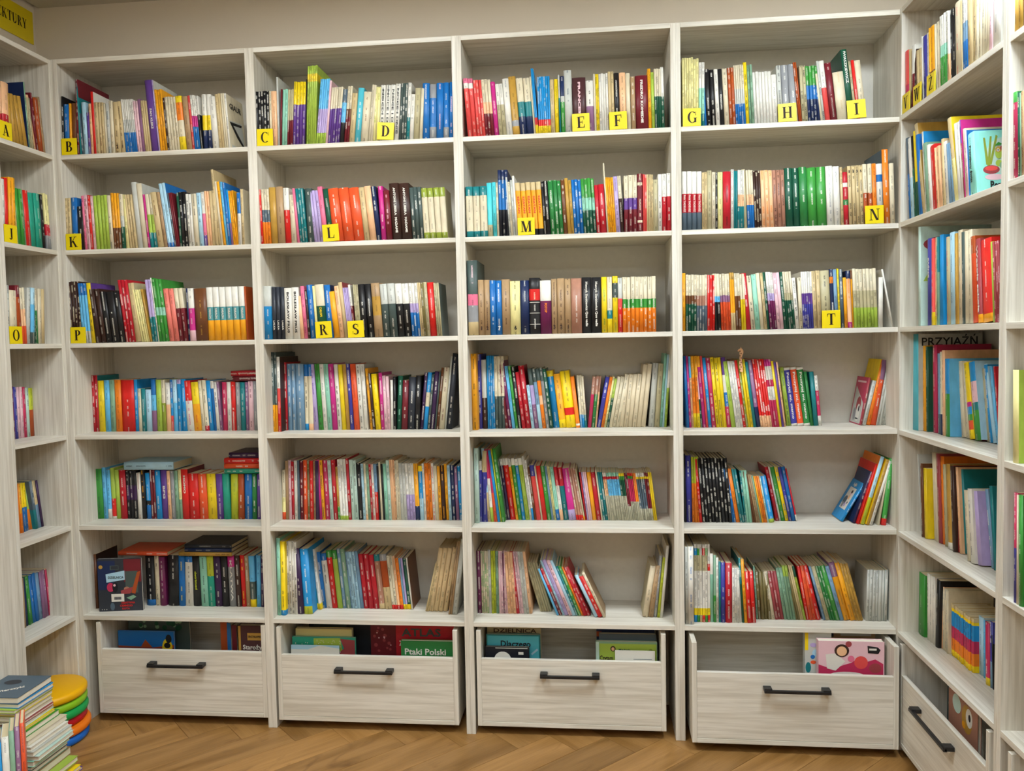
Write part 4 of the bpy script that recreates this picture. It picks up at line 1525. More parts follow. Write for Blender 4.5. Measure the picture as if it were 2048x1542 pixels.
def book_geo(acc, w, h, d, code, side, rnd, pages=True, M=None):
    """book standing spine forward: x 0..w, y 0..d, z 0..h.  cover shell with rounded spine (+ page block)"""
    bands = parse_col(code)
    hard = w > .011
    t = min(.0022 if hard else .0007, w * .22)
    bulge = min(.004, w * .2) if hard else min(.0016, w * .18)
    K = 5 if hard else 3
    out = [(w * k / (K - 1), bulge * (1 - math.sin(math.pi * k / (K - 1))) ) for k in range(K)]
    e = .0015 if hard else 0.0
    zs = [h] + [h * (1 - b[0]) for b in bands]
    zs[-1] = 0.0
    base = len(acc.v)
    T_ = (lambda p: M @ Vector(p)) if M else (lambda p: p)
    seed = rnd.random() * 40; su = rnd.random() * 3
    rings = []
    path = [(0, d)] + out + [(w, d)]
    for z in zs:
        rings.append(len(acc.v)); acc.v += [tuple(T_((x, y, z))) for x, y in path]
    n = len(path)
    sidec = LC[side] if side else None
    for b in range(len(bands)):
        a0, a1 = rings[b], rings[b + 1]; c = LC[bands[b][1]]; ik = ink_of(bands[b][1], bands[b][2], rnd, w)
        if side == bands[b][1] or side is None: sc = c
        for k in range(n - 1):
            q = (a1 + k, a1 + k + 1, a0 + k + 1, a0 + k)
            if 0 < k < n - 2:
                u0, u1 = ((k - 1) / (K - 1) - .5) * w, (k / (K - 1) - .5) * w
                uu = lambda u: su * 0 + u
                acc.face(q, c, ik, [(u0, zs[b + 1] + seed), (u1, zs[b + 1] + seed), (u1, zs[b] + seed), (u0, zs[b] + seed)], True)
            else:
                sc = sidec if sidec else tuple(v * .95 for v in c)
                acc.face(q, sc, (0, 0, 0, 0), [(su, zs[b + 1] + seed), (su + d, zs[b + 1] + seed), (su + d, zs[b] + seed), (su, zs[b] + seed)])
    # cover thickness strips, top and bottom
    inner = [(t, d)] + [(t, t + bulge), (w - t, t + bulge)] + [(w - t, d)]
    for z, up in ((h, True), (0, False)):
        c = LC[bands[0][1] if up else bands[-1][1]]
        o0 = rings[0] if up else rings[-1]
        i0 = len(acc.v); acc.v += [tuple(T_((x, y, z))) for x, y in inner]
        fs = [(o0, o0 + 1, i0 + 1, i0), (o0 + n - 2, o0 + n - 1, i0 + 3, i0 + 2), tuple([o0 + k for k in range(1, n - 1)] + [i0 + 2, i0 + 1])]
        for f in fs: acc.face(f if up else f[::-1], c)
        if up: it = i0
        else: ib = i0
    # fore edges and insides of the boards
    c = LC[bands[0][1]]
    for a, b in ((0, 1), (3, 2)):
        acc.face((ib + a, ib + b, it + b, it + a) if a else (ib + a, it + a, it + b, ib + b), LC['cr'])
    acc.face((rings[-1], ib, it, rings[0]), c); acc.face((ib + 3, rings[-1] + n - 1, rings[0] + n - 1, it + 3), c)
    if pages:
        page_geo(acc.v, acc.face, w, h, d, t, e, bulge, T_)

def page_geo(V, face, w, h, d, t, e, bulge, T_):
    x0, x1, y0, y1, z0, z1 = t, w - t, t + bulge, d - max(e, .0008), e, h - max(e, .0008)
    b = len(V)
    V += [tuple(T_(p)) for p in ((x0, y0, z0), (x1, y0, z0), (x1, y1, z0), (x0, y1, z0), (x0, y0, z1), (x1, y0, z1), (x1, y1, z1), (x0, y1, z1))]
    for q in ((0, 3, 2, 1), (4, 5, 6, 7), (0, 1, 5, 4), (1, 2, 6, 5), (2, 3, 7, 6), (3, 0, 4, 7)):
        face(tuple(b + i for i in q), PAGEC)

UNIT = {'B': lambda u, ins, z: ((u, ins, z), 0.0), 'L': lambda u, ins, z: ((XL - ins, u, z), 90.0), 'R': lambda u, ins, z: ((XR + ins, -u, z), -90.0)}
ROWN = ['', 'top shelf', 'second shelf', 'third shelf', 'fourth shelf', 'fifth shelf', 'bottom shelf']
UNITN = {'B1': 'leftmost back bookcase', 'B2': 'second back bookcase', 'B3': 'third back bookcase', 'B4': 'rightmost back bookcase', 'L1': 'left wall bookcase', 'R1': 'right wall bookcase', 'R2': 'picture edge bookcase'}
items = []; hors = []
shelf = None
for line in DATA.strip().split('\n'):
    if line[0] == '#':
        sid, z = line[1:].split(); z = int(z) / 1000; shelf = sid; continue
    p = line.split(' ')
    if p[0] == 'H':
        hors.append((shelf, z, *[int(v) / 1000 for v in p[1:5]], p[5], p[6] if len(p) > 6 else '')); continue
    u, w, h, ang, ins, n = [float(v) for v in p[:6]]; n = int(n)
    opt = dict(q.split('=') for q in p[7].split(';')) if len(p) > 7 and p[7] else {}
    for k in range(n):
        o = dict(opt)
        if 'c' in o and k < n - 1 and shelf[0] in 'B': o.pop('c')
        if 't' in o and n > 1 and shelf != 'B1R3': pass
        items.append(dict(sh=shelf, z=z, u=(u + w * k) / 1000, w=w / 1000 - max(.0005, min(.001, w / 1000 * .05)), h=h / 1000 * random.uniform(.993, 1.004), a=ang + random.uniform(-.15, .15), ins=ins / 1000 + random.uniform(0, .004), code=p[6], opt=o))
PX = 1607.0
camp = cam.matrix_world.translation
def placement(it):
    loc, rz = UNIT[it['sh'][0]](it['u'], it['ins'], it['z'])
    a = R(it['a'])
    M = Matrix.Translation(loc) @ Matrix.Rotation(R(rz), 4, 'Z') @ Matrix.Rotation(a, 4, 'Y')
    lift = -min(0.0, (M @ Vector((it['w'], 0, 0))).z - it['z'])
    M = Matrix.Translation((0, 0, lift + .0003)) @ M
    dist = (Vector(loc) - camp).length
    face = 1.0
    if it['sh'][0] != 'B':
        dv = (Vector(loc) - camp).normalized(); face = abs(dv.x)
    it['area'] = it['w'] * it['h'] * (PX / dist) ** 2 * face
    if it['sh'] in ('R2R1', 'R2R2', 'R2R5', 'R2R4') and it['u'] > .90: it['area'] = 0
    if it['sh'] == 'L1R1' and it['u'] < -.27: it['area'] *= .1
    if 'c' in it['opt'] or 't' in it['opt']: it['area'] *= 1.6
    if 'g' in it['opt']: it['area'] *= 50
    dmax = (.277 if it['sh'][0] == 'B' else .262) - it['ins']
    it['d'] = min(dmax, it['h'] * random.uniform(.66, .74))
    return M
for it in items: it['M'] = placement(it)
NBOOK = 234
order = sorted(range(len(items)), key=lambda i: -items[i]['area'])
chosen = set(order[:NBOOK])

# wording
ORD = 'first second third fourth fifth sixth seventh eighth ninth tenth eleventh twelfth thirteenth fourteenth fifteenth sixteenth'.split()
NUMW = ' one two three four five six seven eight nine ten eleven twelve thirteen fourteen fifteen sixteen seventeen eighteen'.split(' ')
def med(sh):
    hs = sorted(i['h'] for i in items if i['sh'] == sh); return hs[len(hs) // 2]
MED = {s: med(s) for s in set(i['sh'] for i in items)}
def describe(it):
    b = parse_col(it['code']); names = []
    lens = []; prev = 0
    for e, c, i in b: lens.append((e - prev, COL[c][1])); prev = e
    tot = {}
    for l, c in lens: tot[c] = tot.get(c, 0) + l
    top = [c for c in sorted(tot, key=lambda c: -tot[c]) if tot[c] > .2][:2]
    top.sort(key=lambda c: [q[1] for q in lens].index(c))
    s = ' and '.join(top)
    pre = []
    if it['h'] > MED[it['sh']] * 1.18: pre.append('tall')
    elif it['h'] < MED[it['sh']] * .86: pre.append('short')
    if it['w'] > .026: pre.append('thick')
    elif it['w'] < .0085: pre.append('thin')
    if it['a'] > 7 or it['a'] < -9: pre.append('leaning')
    return ' '.join(pre + [s, 'book'])
for it in items: it['desc'] = describe(it)
bysh = {}
for it in items: bysh.setdefault((it['sh'], it['desc']), []).append(it)
for (sh, d), L_ in bysh.items():
    L_.sort(key=lambda i: i['u'])
    for k, it in enumerate(L_):
        where = '%s, %s' % (ROWN[int(sh[3])], UNITN[sh[:2]])
        if len(L_) == 1: it['label'] = '%s on the %s' % (d, where)
        elif k == 0: it['label'] = 'leftmost %s on the %s' % (d, where)
        elif k == len(L_) - 1: it['label'] = 'rightmost %s on the %s' % (d, where)
        else: it['label'] = '%s, %s from left, %s' % (d, ORD[k] if k < 16 else '%dth' % (k + 1), where)

GLINK = {}
def ink_mat(code):
    if code not in GLINK: GLINK[code] = plain('print_' + COL[code][1].replace(' ', '_'), COL[code][0], .5)
    return GLINK[code]
def spine_title(parent, txt, w, h, code, z0=None, z1=None, big=False):
    bands = parse_col(code)
    c = 'wh'
    for e, cc, i in bands:
        if i: c = i; break
    t = txt.replace('_', ' ')
    if len(t) <= 2:
        text_mesh('title', t, min(w * .95, .02), ink_mat(c), parent, (w / 2, -.0004, h * (.9 if t == '5' else .12)), (R(90), 0, 0), bold=.0004)
        return
    z0 = z0 if z0 is not None else h * .12; z1 = z1 if z1 is not None else h * .92
    text_mesh('title', t, min(w * .55, .016 if big else .0115), ink_mat(c), parent, (w / 2, -.0006, (z0 + z1) / 2), (R(90), R(90), 0), width=(z1 - z0), bold=w * .012)

stuff = Acc()
BOOKS = {}
rnd = random.Random(3)
for idx, it in enumerate(items):
    side = it['opt'].get('c')
    if idx not in chosen:
        book_geo(stuff, it['w'], it['h'], it['d'], it['code'], side, rnd, True, it['M']); continue
    a = Acc()
    code = it['code']
    txt = it['opt'].get('t')
    if txt and len(txt) > 2: code = re.sub(r'@(\w\w)', r'@\1', code)
    book_geo(a, it['w'], it['h'], it['d'], code, side, rnd, False)
    if txt and len(txt) > 2 and it['sh'] not in ('B2R1',):
        a.ink = [(*q[:3], 0.0) for q in a.ink]
    o = a.build('book'); o.matrix_world = it['M']
    tag(o, it['label'], 'book', 'books on the %s, %s' % (ROWN[int(it['sh'][3])], UNITN[it['sh'][:2]]))
    hard = it['w'] > .011; t = min(.0022 if hard else .0007, it['w'] * .22); bulge = min(.004, it['w'] * .2) if hard else min(.0016, it['w'] * .18)
    V = []; F = []
    page_geo(V, lambda f, c: F.append(f), it['w'], it['h'], it['d'], t, .0015 if hard else 0.0, bulge, lambda p: p)
    m = MB(); m.v = V; m.f = F; m.mi = [0] * 6
    m.build('pages', M_PAGE, o)
    it['obj'] = o
    if txt:
        w, h = it['w'], it['h']
        if txt == 'FARAON': spine_title(o, txt, w, h, code, h * .41, h * .60)
        elif txt in ('POTOP', 'CHŁOPI'): spine_title(o, txt, w, h, code, h * .40, h * .58)
        elif txt == 'PAN_TADEUSZ': spine_title(o, txt, w, h, code, h * .31, h * .60)
        elif txt == 'SZATAN': spine_title(o, txt, w, h, code, h * .42, h * .74)
        elif txt == 'IWASZKIEWICZ': spine_title(o, txt, w, h, code, h * .52, h * .97)
        elif txt in ('LALKA',): spine_title(o, txt, w, h, code, h * .18, h * .36)
        elif txt == 'detrimed': spine_title(o, txt, w, h, code, h * .33, h * .70)
        elif txt == 'B_F_G': spine_title(o, 'BFG', w, h, code, h * .42, h * .68)
        elif txt == 'MOMO': spine_title(o, txt, w, h, code, h * .52, h * .88)
        elif txt == 'PAN_KLEKS': spine_title(o, txt, w, h, code, h * .32, h * .60)
        elif txt == 'BAŚNIE': spine_title(o, txt, w, h, code, h * .55, h * .78)
        else: spine_title(o, txt, w, h, code)
so = stuff.build('books')
tag(so, 'the many thinner books packed between the others on all the shelves', 'books', kind='stuff')

# books lying flat on top of rows
tops = {}
for (sh, z, u0, u1, zo, th, code, opt) in sorted(hors, key=lambda q: (q[0], q[4])):
    sup = [i['h'] * math.cos(R(i['a'])) + .0012 for i in items if i['sh'] == sh and i['u'] < u1 and i['u'] + i['w'] > u0 and i['h'] < zo + .03]
    sup += [tz for (a, b, tz) in tops.get(sh, []) if a < u1 - .02 and b > u0 + .02]
    zo = max(sup) + .0006
    tops.setdefault(sh, []).append((u0, u1, zo + th))
    a = Acc(); L_ = u1 - u0
    u1c = min(u1, (int(sh[1])) * .8 - .02)
    L_ = u1c - u0
    # spine forward, lying: local x -> up, z -> along the shelf
    cc = code
    book_geo(a, th, L_, .16, '|'.join(code.split('|')) if '|' not in code else code.split('|')[0] + '@nv', None, rnd, False)
    o = a.build('book')
    ins = .125 if sh != 'B1R6' else .115
    ins = .118
    o.matrix_world = Matrix.Translation((u1c, ins, z + zo)) @ Matrix.Rotation(R(-90), 4, 'Y')
    hard = th > .011; t = .0022 if hard else .0007; bulge = min(.004, th * .2)
    V = []; F = []
    page_geo(V, lambda f, c: F.append(f), th, L_, .16, min(t, th * .22), .0015, bulge, lambda p: p)
    m = MB(); m.v = V; m.f = F; m.mi = [0] * 6; m.build('pages', M_PAGE, o)
    b0 = COL[code.split('|')[0].split('@')[0]][1]
    tag(o, '%s book lying flat on the row, %s, leftmost back bookcase' % (b0, ROWN[int(sh[3])]), 'book', 'books lying flat on a row')
    it = dict(obj=o); o['_k'] = 1; del o['_k']
    if 't=' in opt or code.endswith('@wh'):
        tt = opt.split('t=')[1].replace('_', ' ') if 't=' in opt else None
        if tt: text_mesh('title', tt, th * .6, ink_mat('wh'), o, (th / 2, -.0006, L_ * .45), (R(90), R(-90), 0), width=L_ * .6)
    hors_label = o
# ------------------------------------------------------------------ yellow letter cards on the shelf edges
CARDS = [('A', 'L', 1, -0.2555), ('B', 'B', 1, 0.0535), ('C', 'B', 1, 0.8522), ('D', 'B', 1, 1.3215), ('E', 'B', 1, 2.0578), ('F', 'B', 1, 2.1934),
 ('G', 'B', 1, 2.4571), ('H', 'B', 1, 2.7935), ('I', 'B', 1, 3.0326), ('J', 'L', 2, -0.2570), ('K', 'B', 2, 0.0527), ('L', 'B', 2, 1.1012),
 ('M', 'B', 2, 1.8494), ('N', 'B', 2, 3.0941), ('O', 'L', 3, -0.2570), ('P', 'B', 3, 0.0530), ('R', 'B', 3, 1.0606), ('S', 'B', 3, 1.1879),
 ('T', 'B', 3, 2.9463), ('V', 'R', 1, 0.0574), ('W', 'R', 1, 0.1533), ('Ż', 'R', 1, 0.2639)]
TILT = {'D': -4.5, 'I': 4, 'L': 3, 'F': 1.5, 'E': 1.5, 'H': 2, 'T': 1, 'S': 2.5, 'R': 2.5, 'N': 1, 'M': 1}
CS = .064
for ch, un, lv, u in CARDS:
    loc, rz = UNIT[un](u, .001, ZT[lv]); a = R(-TILT.get(ch, 0))
    o = MB().box(-CS / 2, CS / 2, 0, .0028, 0, CS).build('letter_card', M_CARD, bevel=.0006)
    up = CS / 2 * abs(math.sin(a))
    o.matrix_world = Matrix.Translation((loc[0], loc[1], loc[2] + up + .0003)) @ Matrix.Rotation(R(rz), 4, 'Z') @ Matrix.Rotation(a, 4, 'Y')
    tag(o, 'square yellow card with the black letter %s on the %s' % (ch, ROWN[lv]), 'card', 'yellow alphabet cards on the shelf edges')
    m, tw = serif_text(ch, .040)
    lt = m.build('letter', M_INK, o, fixn=True); lt.location = (0, -.0002, .012)
# LEKTURY sign on the left wall
sg_ = MB().box(-.30, 0, -.004, 0, 0, .135).build('wall_sign', M_CARD, bevel=.0008)
sg_.matrix_world = Matrix.Translation((XW0 + .001, .283, 2.826)) @ Matrix.Rotation(R(90), 4, 'Z')
tag(sg_, 'long yellow sign with black capital lettering high on the left wall', 'sign')
m, tw = serif_text('LEKTURY', .040, .80, .07)
lt = m.build('lettering', M_INK, sg_, fixn=True); lt.location = (-.040 - tw / 2, -.0042, .050)

# ------------------------------------------------------------------ picture helpers for covers
def shape(parent, pts, code, side='front', off=0, at=(0, 0, 0), name='cover_print', mat=None):
    """flat print polygon; pts in (across, up) metres.  side: front (-y), right (+x), left (-x)"""
    e = .0004 + off * .00012
    if side == 'front': v = [(at[0] + p[0], at[1] - e, at[2] + p[1]) for p in pts]
    elif side == 'right': v = [(at[0] + e, at[1] + p[0], at[2] + p[1]) for p in pts]
    elif side == 'left': v = [(at[0] - e, at[1] - p[0], at[2] + p[1]) for p in pts]
    else: v = [(at[0] + p[0], at[1] + p[1], at[2] + e) for p in pts]
    m = MB(); m.v = v; m.f = [tuple(range(len(v)))]; m.mi = [0]
    return m.build(name, mat or ink_mat(code), parent)
def rect(x0, x1, y0, y1): return [(x0, y0), (x1, y0), (x1, y1), (x0, y1)]
def disc(cx, cy, rx, ry=None, n=18, a0=0, a1=360):
    ry = ry or rx
    return [(cx + rx * math.cos(R(a0 + (a1 - a0) * k / n)), cy + ry * math.sin(R(a0 + (a1 - a0) * k / n))) for k in range(n + (a1 - a0 < 360))]
def face_book(name, label, w, h, th, code, loc, rz=0, tilt=0, prints=(), texts=(), cat='book', group=None, side='cr', hard=True):
    """book seen cover-on: x across, z up, cover at y=0"""
    m = MB(); t = .002
    m.box(0, w, 0, t, 0, h); m.box(0, w, th - t, th, 0, h); m.box(0, t, t, th - t, 0, h)
    o = m.build(name, ink_mat(code), None, bevel=.0006)
    o.matrix_world = Matrix.Translation(loc) @ Matrix.Rotation(R(rz), 4, 'Z') @ Matrix.Rotation(R(tilt), 4, 'X')
    MB().box(t, w - .002, t, th - t, .002, h - .002).build('pages', M_WPAGE, o)
    tag(o, label, cat, group)
    for k, (pts, c) in enumerate(prints): shape(o, pts, c, 'front', k)
    for (tx, x, z, size, c, wd) in texts:
        text_mesh('title', tx, size, ink_mat(c), o, (x, -.0018, z), (R(90), 0, 0), width=wd, bold=size * .02)
    return o
# cover-forward adventure book standing in front of the bottom-left row
o = face_book('book', 'dark picture book facing forward with white barcode sticker, leftmost back bookcase', .176, .219, .013, 'ch',
    (.0575, .046, ZT[6] + .0004), 9, 0,
    prints=[(rect(.0, .07, .09, .21), 'nv'), (rect(.105, .174, .12, .215), 'mr'), (rect(.11, .160, .075, .165), 'gs'), ([(.158, .16), (.172, .165), (.148, .07), (.132, .075)], 'ru'),
            (disc(.013, .185, .008), 'gd'), ([(.032, .155), (.108, .168), (.108, .130), (.034, .120)], 'ic'), (rect(.05, .085, .172, .19), 'gs'),
            (rect(.055, .083, .174, .188), 'ch'), (disc(.05, .100, .015, .019), 'rp'), (disc(.068, .100, .011, .022), 'nk'), (disc(.066, .108, .005), 'pi'),
            (disc(.115, .092, .012, .009), 'pb'), ([(.09, .085), (.14, .1), (.128, .072), (.092, .07)], 'dr'), ([(.112, .055), (.14, .066), (.152, .058), (.13, .045)], 'sg'),
            (disc(.055, .02, .009, .016), 'sl'), (rect(.052, .103, .040, .072), 'wh'), (rect(.063, .092, .048, .060), 'gy')],
    texts=[('DZIELNICA', .072, .140, .014, 'gs', .062), ('KREATYWNA', .118, .034, .011, 'rd', .054), ('CIEMNEGO', .110, .022, .011, 'rd', .050), ('KOTA', .108, .010, .010, 'rd', .030), ('• • •', .022, .008, .01, 'wh', .022)])
for k in range(9): shape(o, rect(.064 + k * .003, .0655 + k * .003, .0485, .0595), 'bk', 'front', 20)

# ------------------------------------------------------------------ prints on special spines' covers
def find(sh, key, val):
    for i in items:
        if i['sh'] == sh and i['opt'].get(key) == val and 'obj' in i: return i
g = find('B1R1', 'g', '1')
if g:
    o, w, h, d = g['obj'], g['w'], g['h'], g['d']
    text_mesh('title', 'GIAUR', .030, ink_mat('bk'), o, (w + .0012, d * .5, h * .80), (R(90), 0, R(90)), width=d * .7, bold=.0006)
    shape(o, [(d * .10, h * .52), (d * .85, h * .58), (d * .93, h * .12), (d * .55, h * .30)], 'lg', 'right', 1, (w, 0, 0))
    shape(o, [(d * .08, h * .50), (d * .84, h * .55), (d * .80, h * .50), (d * .3, h * .46), (d * .9, h * .16), (d * .95, h * .08), (d * .5, h * .25)], 'bk', 'right', 2, (w, 0, 0))
    shape(o, rect(d * .12, d * .95, 0.004, h * .08), 'lg', 'right', 1, (w, 0, 0))
g = find('B4R5', 'g', '3')
if g:
    o, w, h, d = g['obj'], g['w'], g['h'], g['d']
    shape(o, rect(-d * .78, -d * .2, h * .25, h * .80), 'wh', 'left', 0, (0, 0, 0))
    for k, (p, c) in enumerate([(disc(-d * .42, h * .66, .008, .012), 'pi'), (disc(-d * .42, h * .70, .009, .007), 'dk'), ([(-d * .5, h * .62), (-d * .36, h * .60), (-d * .36, h * .50), (-d * .5, h * .5)], 'pc'),
                                (disc(-d * .62, h * .46, .017, .019), 'sl'), (disc(-d * .62, h * .34, .010, .012), 'gy'), (rect(-d * .36, -d * .3, h * .40, h * .45), 'bk'), (disc(-d * .45, h * .36, .008), 'lp')]):
        shape(o, p, c, 'left', k + 1)
    text_mesh('title', 'bajki', .018, ink_mat('wh'), o, (-.0012, d * .5, h * .88), (R(90), 0, R(-90)), bold=.0004)
g = find('B4R4', 'g', '2')
if g:
    o, w, h, d = g['obj'], g['w'], g['h'], g['d']
    for k, (p, c) in enumerate([([(-d * .95, .004), (-d * .08, .004), (-d * .06, h * .45), (-d * .9, h * .8)], 'lg'), (disc(-d * .45, h * .42, .026, .03), 'dr'), (disc(-d * .4, h * .24, .020, .034), 'wh'),
                                (disc(-d * .36, h * .33, .008, .012), 'ch'), (disc(-d * .68, h * .2, .014, .026), 'gy'), (rect(-d * .55, -d * .3, h * .10, h * .13), 'ch'), (rect(-d * .85, -d * .1, h * .88, h * .92), 'pi')]):
        shape(o, p, c, 'left', k)
g = find('R1R2', 'g', '4')
if g:
    o, w, h, d = g['obj'], g['w'], g['h'], g['d']
    P_ = [([(d * .12, .012), (d * .97, .012), (d * .97, h - .006), (d * .12, h - .006)], 'aq'), (disc(d * .62, h * .58, d * .38, h * .30), 'pm')]
    P_ += [([(d * .26, h * .42), (d * .32, h * .42), (d * .38, h * .9), (d * .34, h * .9)], 'ol'), ([(d * .24, h * .44), (d * .3, h * .44), (d * .24, h * .88), (d * .2, h * .88)], 'ol'), ([(d * .3, h * .44), (d * .35, h * .44), (d * .5, h * .9), (d * .46, h * .92)], 'ol')]
    P_ += [(disc(d * .34, h * .36, d * .17, h * .07), 'dr'), (disc(d * .34, h * .38, d * .13, h * .04), 'co'), (disc(d * .4, h * .24, d * .2, h * .05), 'pi')]
    for k in range(5): P_.append((disc(d * (.50 + .075 * k), h * (.46 - .035 * k if k < 3 else .39 + .03 * (k - 3)), d * .07, h * .055), 'sg' if k % 2 else 'lm'))
    P_ += [(disc(d * .50, h * .62, d * .075, h * .09), 'lm'), (disc(d * .50, h * .68, d * .07, h * .05), 'gd'), (disc(d * .49, h * .67, d * .03, h * .025), 'wh'), (disc(d * .49, h * .67, d * .014, h * .012), 'bk'), (disc(d * .56, h * .70, d * .03, h * .035), 'dr'),
           ([(d * .42, h * .74), (d * .6, h * .76), (d * .5, h * .80)], 'gr'), (disc(d * .78, h * .30, d * .14, h * .07), 'pm')]
    for k, (p, c) in enumerate(P_): shape(o, p, c, 'right', k, (w, 0, 0))
    text_mesh('title', 'Poznajemy', .032, ink_mat('bk'), o, (w + .004, d * .62, h * .10), (R(90), 0, R(90)), width=d * .66, bold=.0012)
    text_mesh('title', 'Poznajemy świat', .014, ink_mat('bk'), o, (w * .5, -.0008, h * .5), (R(90), R(90), 0), width=h * .6, bold=.0003)
g = find('R1R2', 'c', 'mg')
if g:
    o, w, h, d = g['obj'], g['w'], g['h'], g['d']
    shape(o, rect(d * .05, d * .98, h * .86, h * .99), 'pi', 'right', 0, (w, 0, 0))
    text_mesh('title', 'DoMisie', .036, ink_mat('yl'), o, (w + .0014, d * .55, h * .925), (R(90), 0, R(90)), width=d * .8, bold=.0016)
g = find('R1R4', 'g', '6')
if g:
    o, w, h, d = g['obj'], g['w'], g['h'], g['d']
    text_mesh('title', 'PRZYJAŹŃ', .040, ink_mat('bk'), o, (w + .0014, d * .5, h * .915), (R(90), 0, R(90)), width=d * .86, bold=.0004)
g = find('R1R3', 'g', '5')
if g:
    o, w, h, d = g['obj'], g['w'], g['h'], g['d']
    for k, (p, c) in enumerate([(disc(d * .35, h * .82, d * .3, h * .08), 'dr'), ([(d * .05, h * .45), (d * .2, h * .45), (d * .35, h * .72), (d * .28, h * .72)], 'lm'), (disc(d * .35, h * .2, d * .34, h * .2), 'pm')]):
        shape(o, p, c, 'right', k, (w, 0, 0))
shape_wh = None

# giraffe bookmark sticking out of a book on the fourth shelf
gm = MB()
gx, gy_, gz = 2.645, .094, 1.388
outline = [(-.004, 0), (.006, 0), (.005, .020), (.002, .040), (.003, .062), (.008, .072), (.007, .082), (.001, .088), (-.001, .094), (-.004, .088), (-.012, .083), (-.014, .078), (-.006, .076), (-.006, .058), (-.008, .036), (-.008, .018)]
gm.prism(outline, 'y', -.0015, .0015)
gb = gm.build('bookmark', ink_mat('pc'), None, fixn=True); gb.location = (gx, gy_, gz)
tag(gb, 'small giraffe-shaped bookmark rising above a book on the fourth shelf', 'bookmark')
for k in range(9):
    shape(gb, disc(-.002 + (k % 2) * .004 - .003, .010 + k * .0085, .0022, .003, 8), 'br', 'front', 0, (0, -.0015, 0), name='spot')

# ------------------------------------------------------------------ books and games standing in the drawers
zb = DZ + T + .0006
def dots(x0, x1, z0, z1, n, c, r, seed):
    q = random.Random(seed); return [(disc(q.uniform(x0, x1), q.uniform(z0, z1), r * q.uniform(.7, 1.2), n=8), c) for _ in range(n)]
G1 = 'books and games standing in the leftmost drawer'
face_book('book', 'wide picture book with a blue desert night sky in the leftmost drawer', .245, .29, .010, 'bl', (.104, .092, zb + .004), prints=[(rect(.005, .243, .20, .288), 'bl'), ([(.0, .20), (.243, .20), (.243, .235), (.15, .222), (.12, .255), (.10, .225), (.0, .228)], 'ru'), (rect(.0, .243, .19, .222), 'mr'), (disc(.215, .225, .022, .035), 'yl'), (disc(.215, .232, .014, .012), 'bk'), (disc(.222, .26, .013, .018), 'bk')] , group=G1)
face_book('book', 'dark green jungle picture book behind the blue one in the leftmost drawer', .27, .345, .012, 'gs', (.125, .135, zb + .004), prints=dots(.02, .25, .29, .34, 14, 'sg', .008, 4) + dots(.02, .25, .29, .34, 8, 'dg', .012, 9), group=G1)
for k, (c, w, h, yy) in enumerate([('ru', .030, .345, .085), ('bl', .016, .335, .08), ('mr', .020, .325, .085), ('dk', .020, .32, .09)]):
    x = .555 + sum([.030, .018, .022, .022][:k])
    face_book('book', '%s spine standing between the covers in the leftmost drawer' % COL[c][1], w, h, .12, c, (x, yy, zb + .004), group=G1)
face_book('book', 'maroon-brown encyclopedia with a gold title plate in the leftmost drawer', .115, .335, .03, 'mm', (.645, .055, zb + .004), prints=[(rect(.0, .010, 0, .333), 'gd'), (rect(.038, .11, .275, .305), 'gd')],
          texts=[('ENCYKLOPEDIA', .074, .290, .012, 'dk', .062), ('Starożyt', .062, .246, .026, 'wh', .088)], group=G1)
G2 = 'books and games standing in the second drawer'
face_book('book', 'green picture book with white dots in the second drawer', .262, .29, .012, 'tg', (.862, .075, zb), prints=[([(.09, .285), (.20, .288), (.215, .20), (.09, .20)], 'lm'), ([(.2, .285), (.26, .28), (.26, .2), (.175, .215), (.215, .245)], 'dr')] + dots(.1, .205, .22, .28, 40, 'wh', .0018, 5) + dots(.01, .08, .21, .28, 10, 'wh', .002, 6), group=G2)
face_book('book', 'pale yellow hardback behind the green one in the second drawer', .235, .315, .02, 'py', (.868, .10, zb), group=G2)
face_book('book', 'black game box at the back of the second drawer', .36, .34, .04, 'ch', (.90, .165, zb), prints=[(rect(.02, .16, .30, .325), 'gs'), (disc(.3, .3, .03, .02), 'dk')], cat='box', group=G2)
face_book('brochure', 'pale blue paper brochure in front of the green book in the second drawer', .20, .262, .004, 'ic', (.862, .060, zb), prints=[([(.0, .245), (.07, .245), (.12, .262), (.2, .25), (.2, .2), (.0, .2)], 'wh')], cat='brochure', group=G2)
face_book('book', 'crimson patterned book beside the atlas in the second drawer', .118, .33, .02, 'mr', (1.175, .12, zb), prints=dots(.01, .11, .22, .32, 12, 'dr', .007, 8) + dots(.02, .1, .24, .31, 5, 'pi', .003, 11), group=G2)
face_book('book', 'large crimson atlas with grey capitals in the second drawer', .245, .355, .022, 'cm', (1.285, .10, zb), texts=[('ATLAS', .105, .306, .044, 'gs', .160), ('Z', .020, .262, .028, 'wh', .014)], group=G2)
face_book('book', 'green bird book with a white title in the second drawer', .215, .290, .018, 'fg', (1.316, .055, zb), texts=[('Ptaki Polski', .098, .246, .034, 'wh', .165)], group=G2)
G3 = 'books and games standing in the third drawer'
face_book('book', 'teal question book with dark lettering in the third drawer', .212, .315, .016, 'te', (1.656, .075, zb), prints=[(rect(.004, .207, .2, .31), 'tl'), ([(.175, .24), (.2, .262), (.204, .255), (.18, .235)], 'ic')], texts=[('Dlaczego', .115, .278, .034, 'nk', .118)], group=G3)
face_book('book', 'black book with a white circle in front of the teal one, third drawer', .172, .275, .012, 'nk', (1.654, .052, zb), prints=[(rect(.04, .166, .268, .2715), 'lg'), (disc(.068, .222, .034), 'wh'), (rect(.13, .15, .245, .255), 'wh')], group=G3)
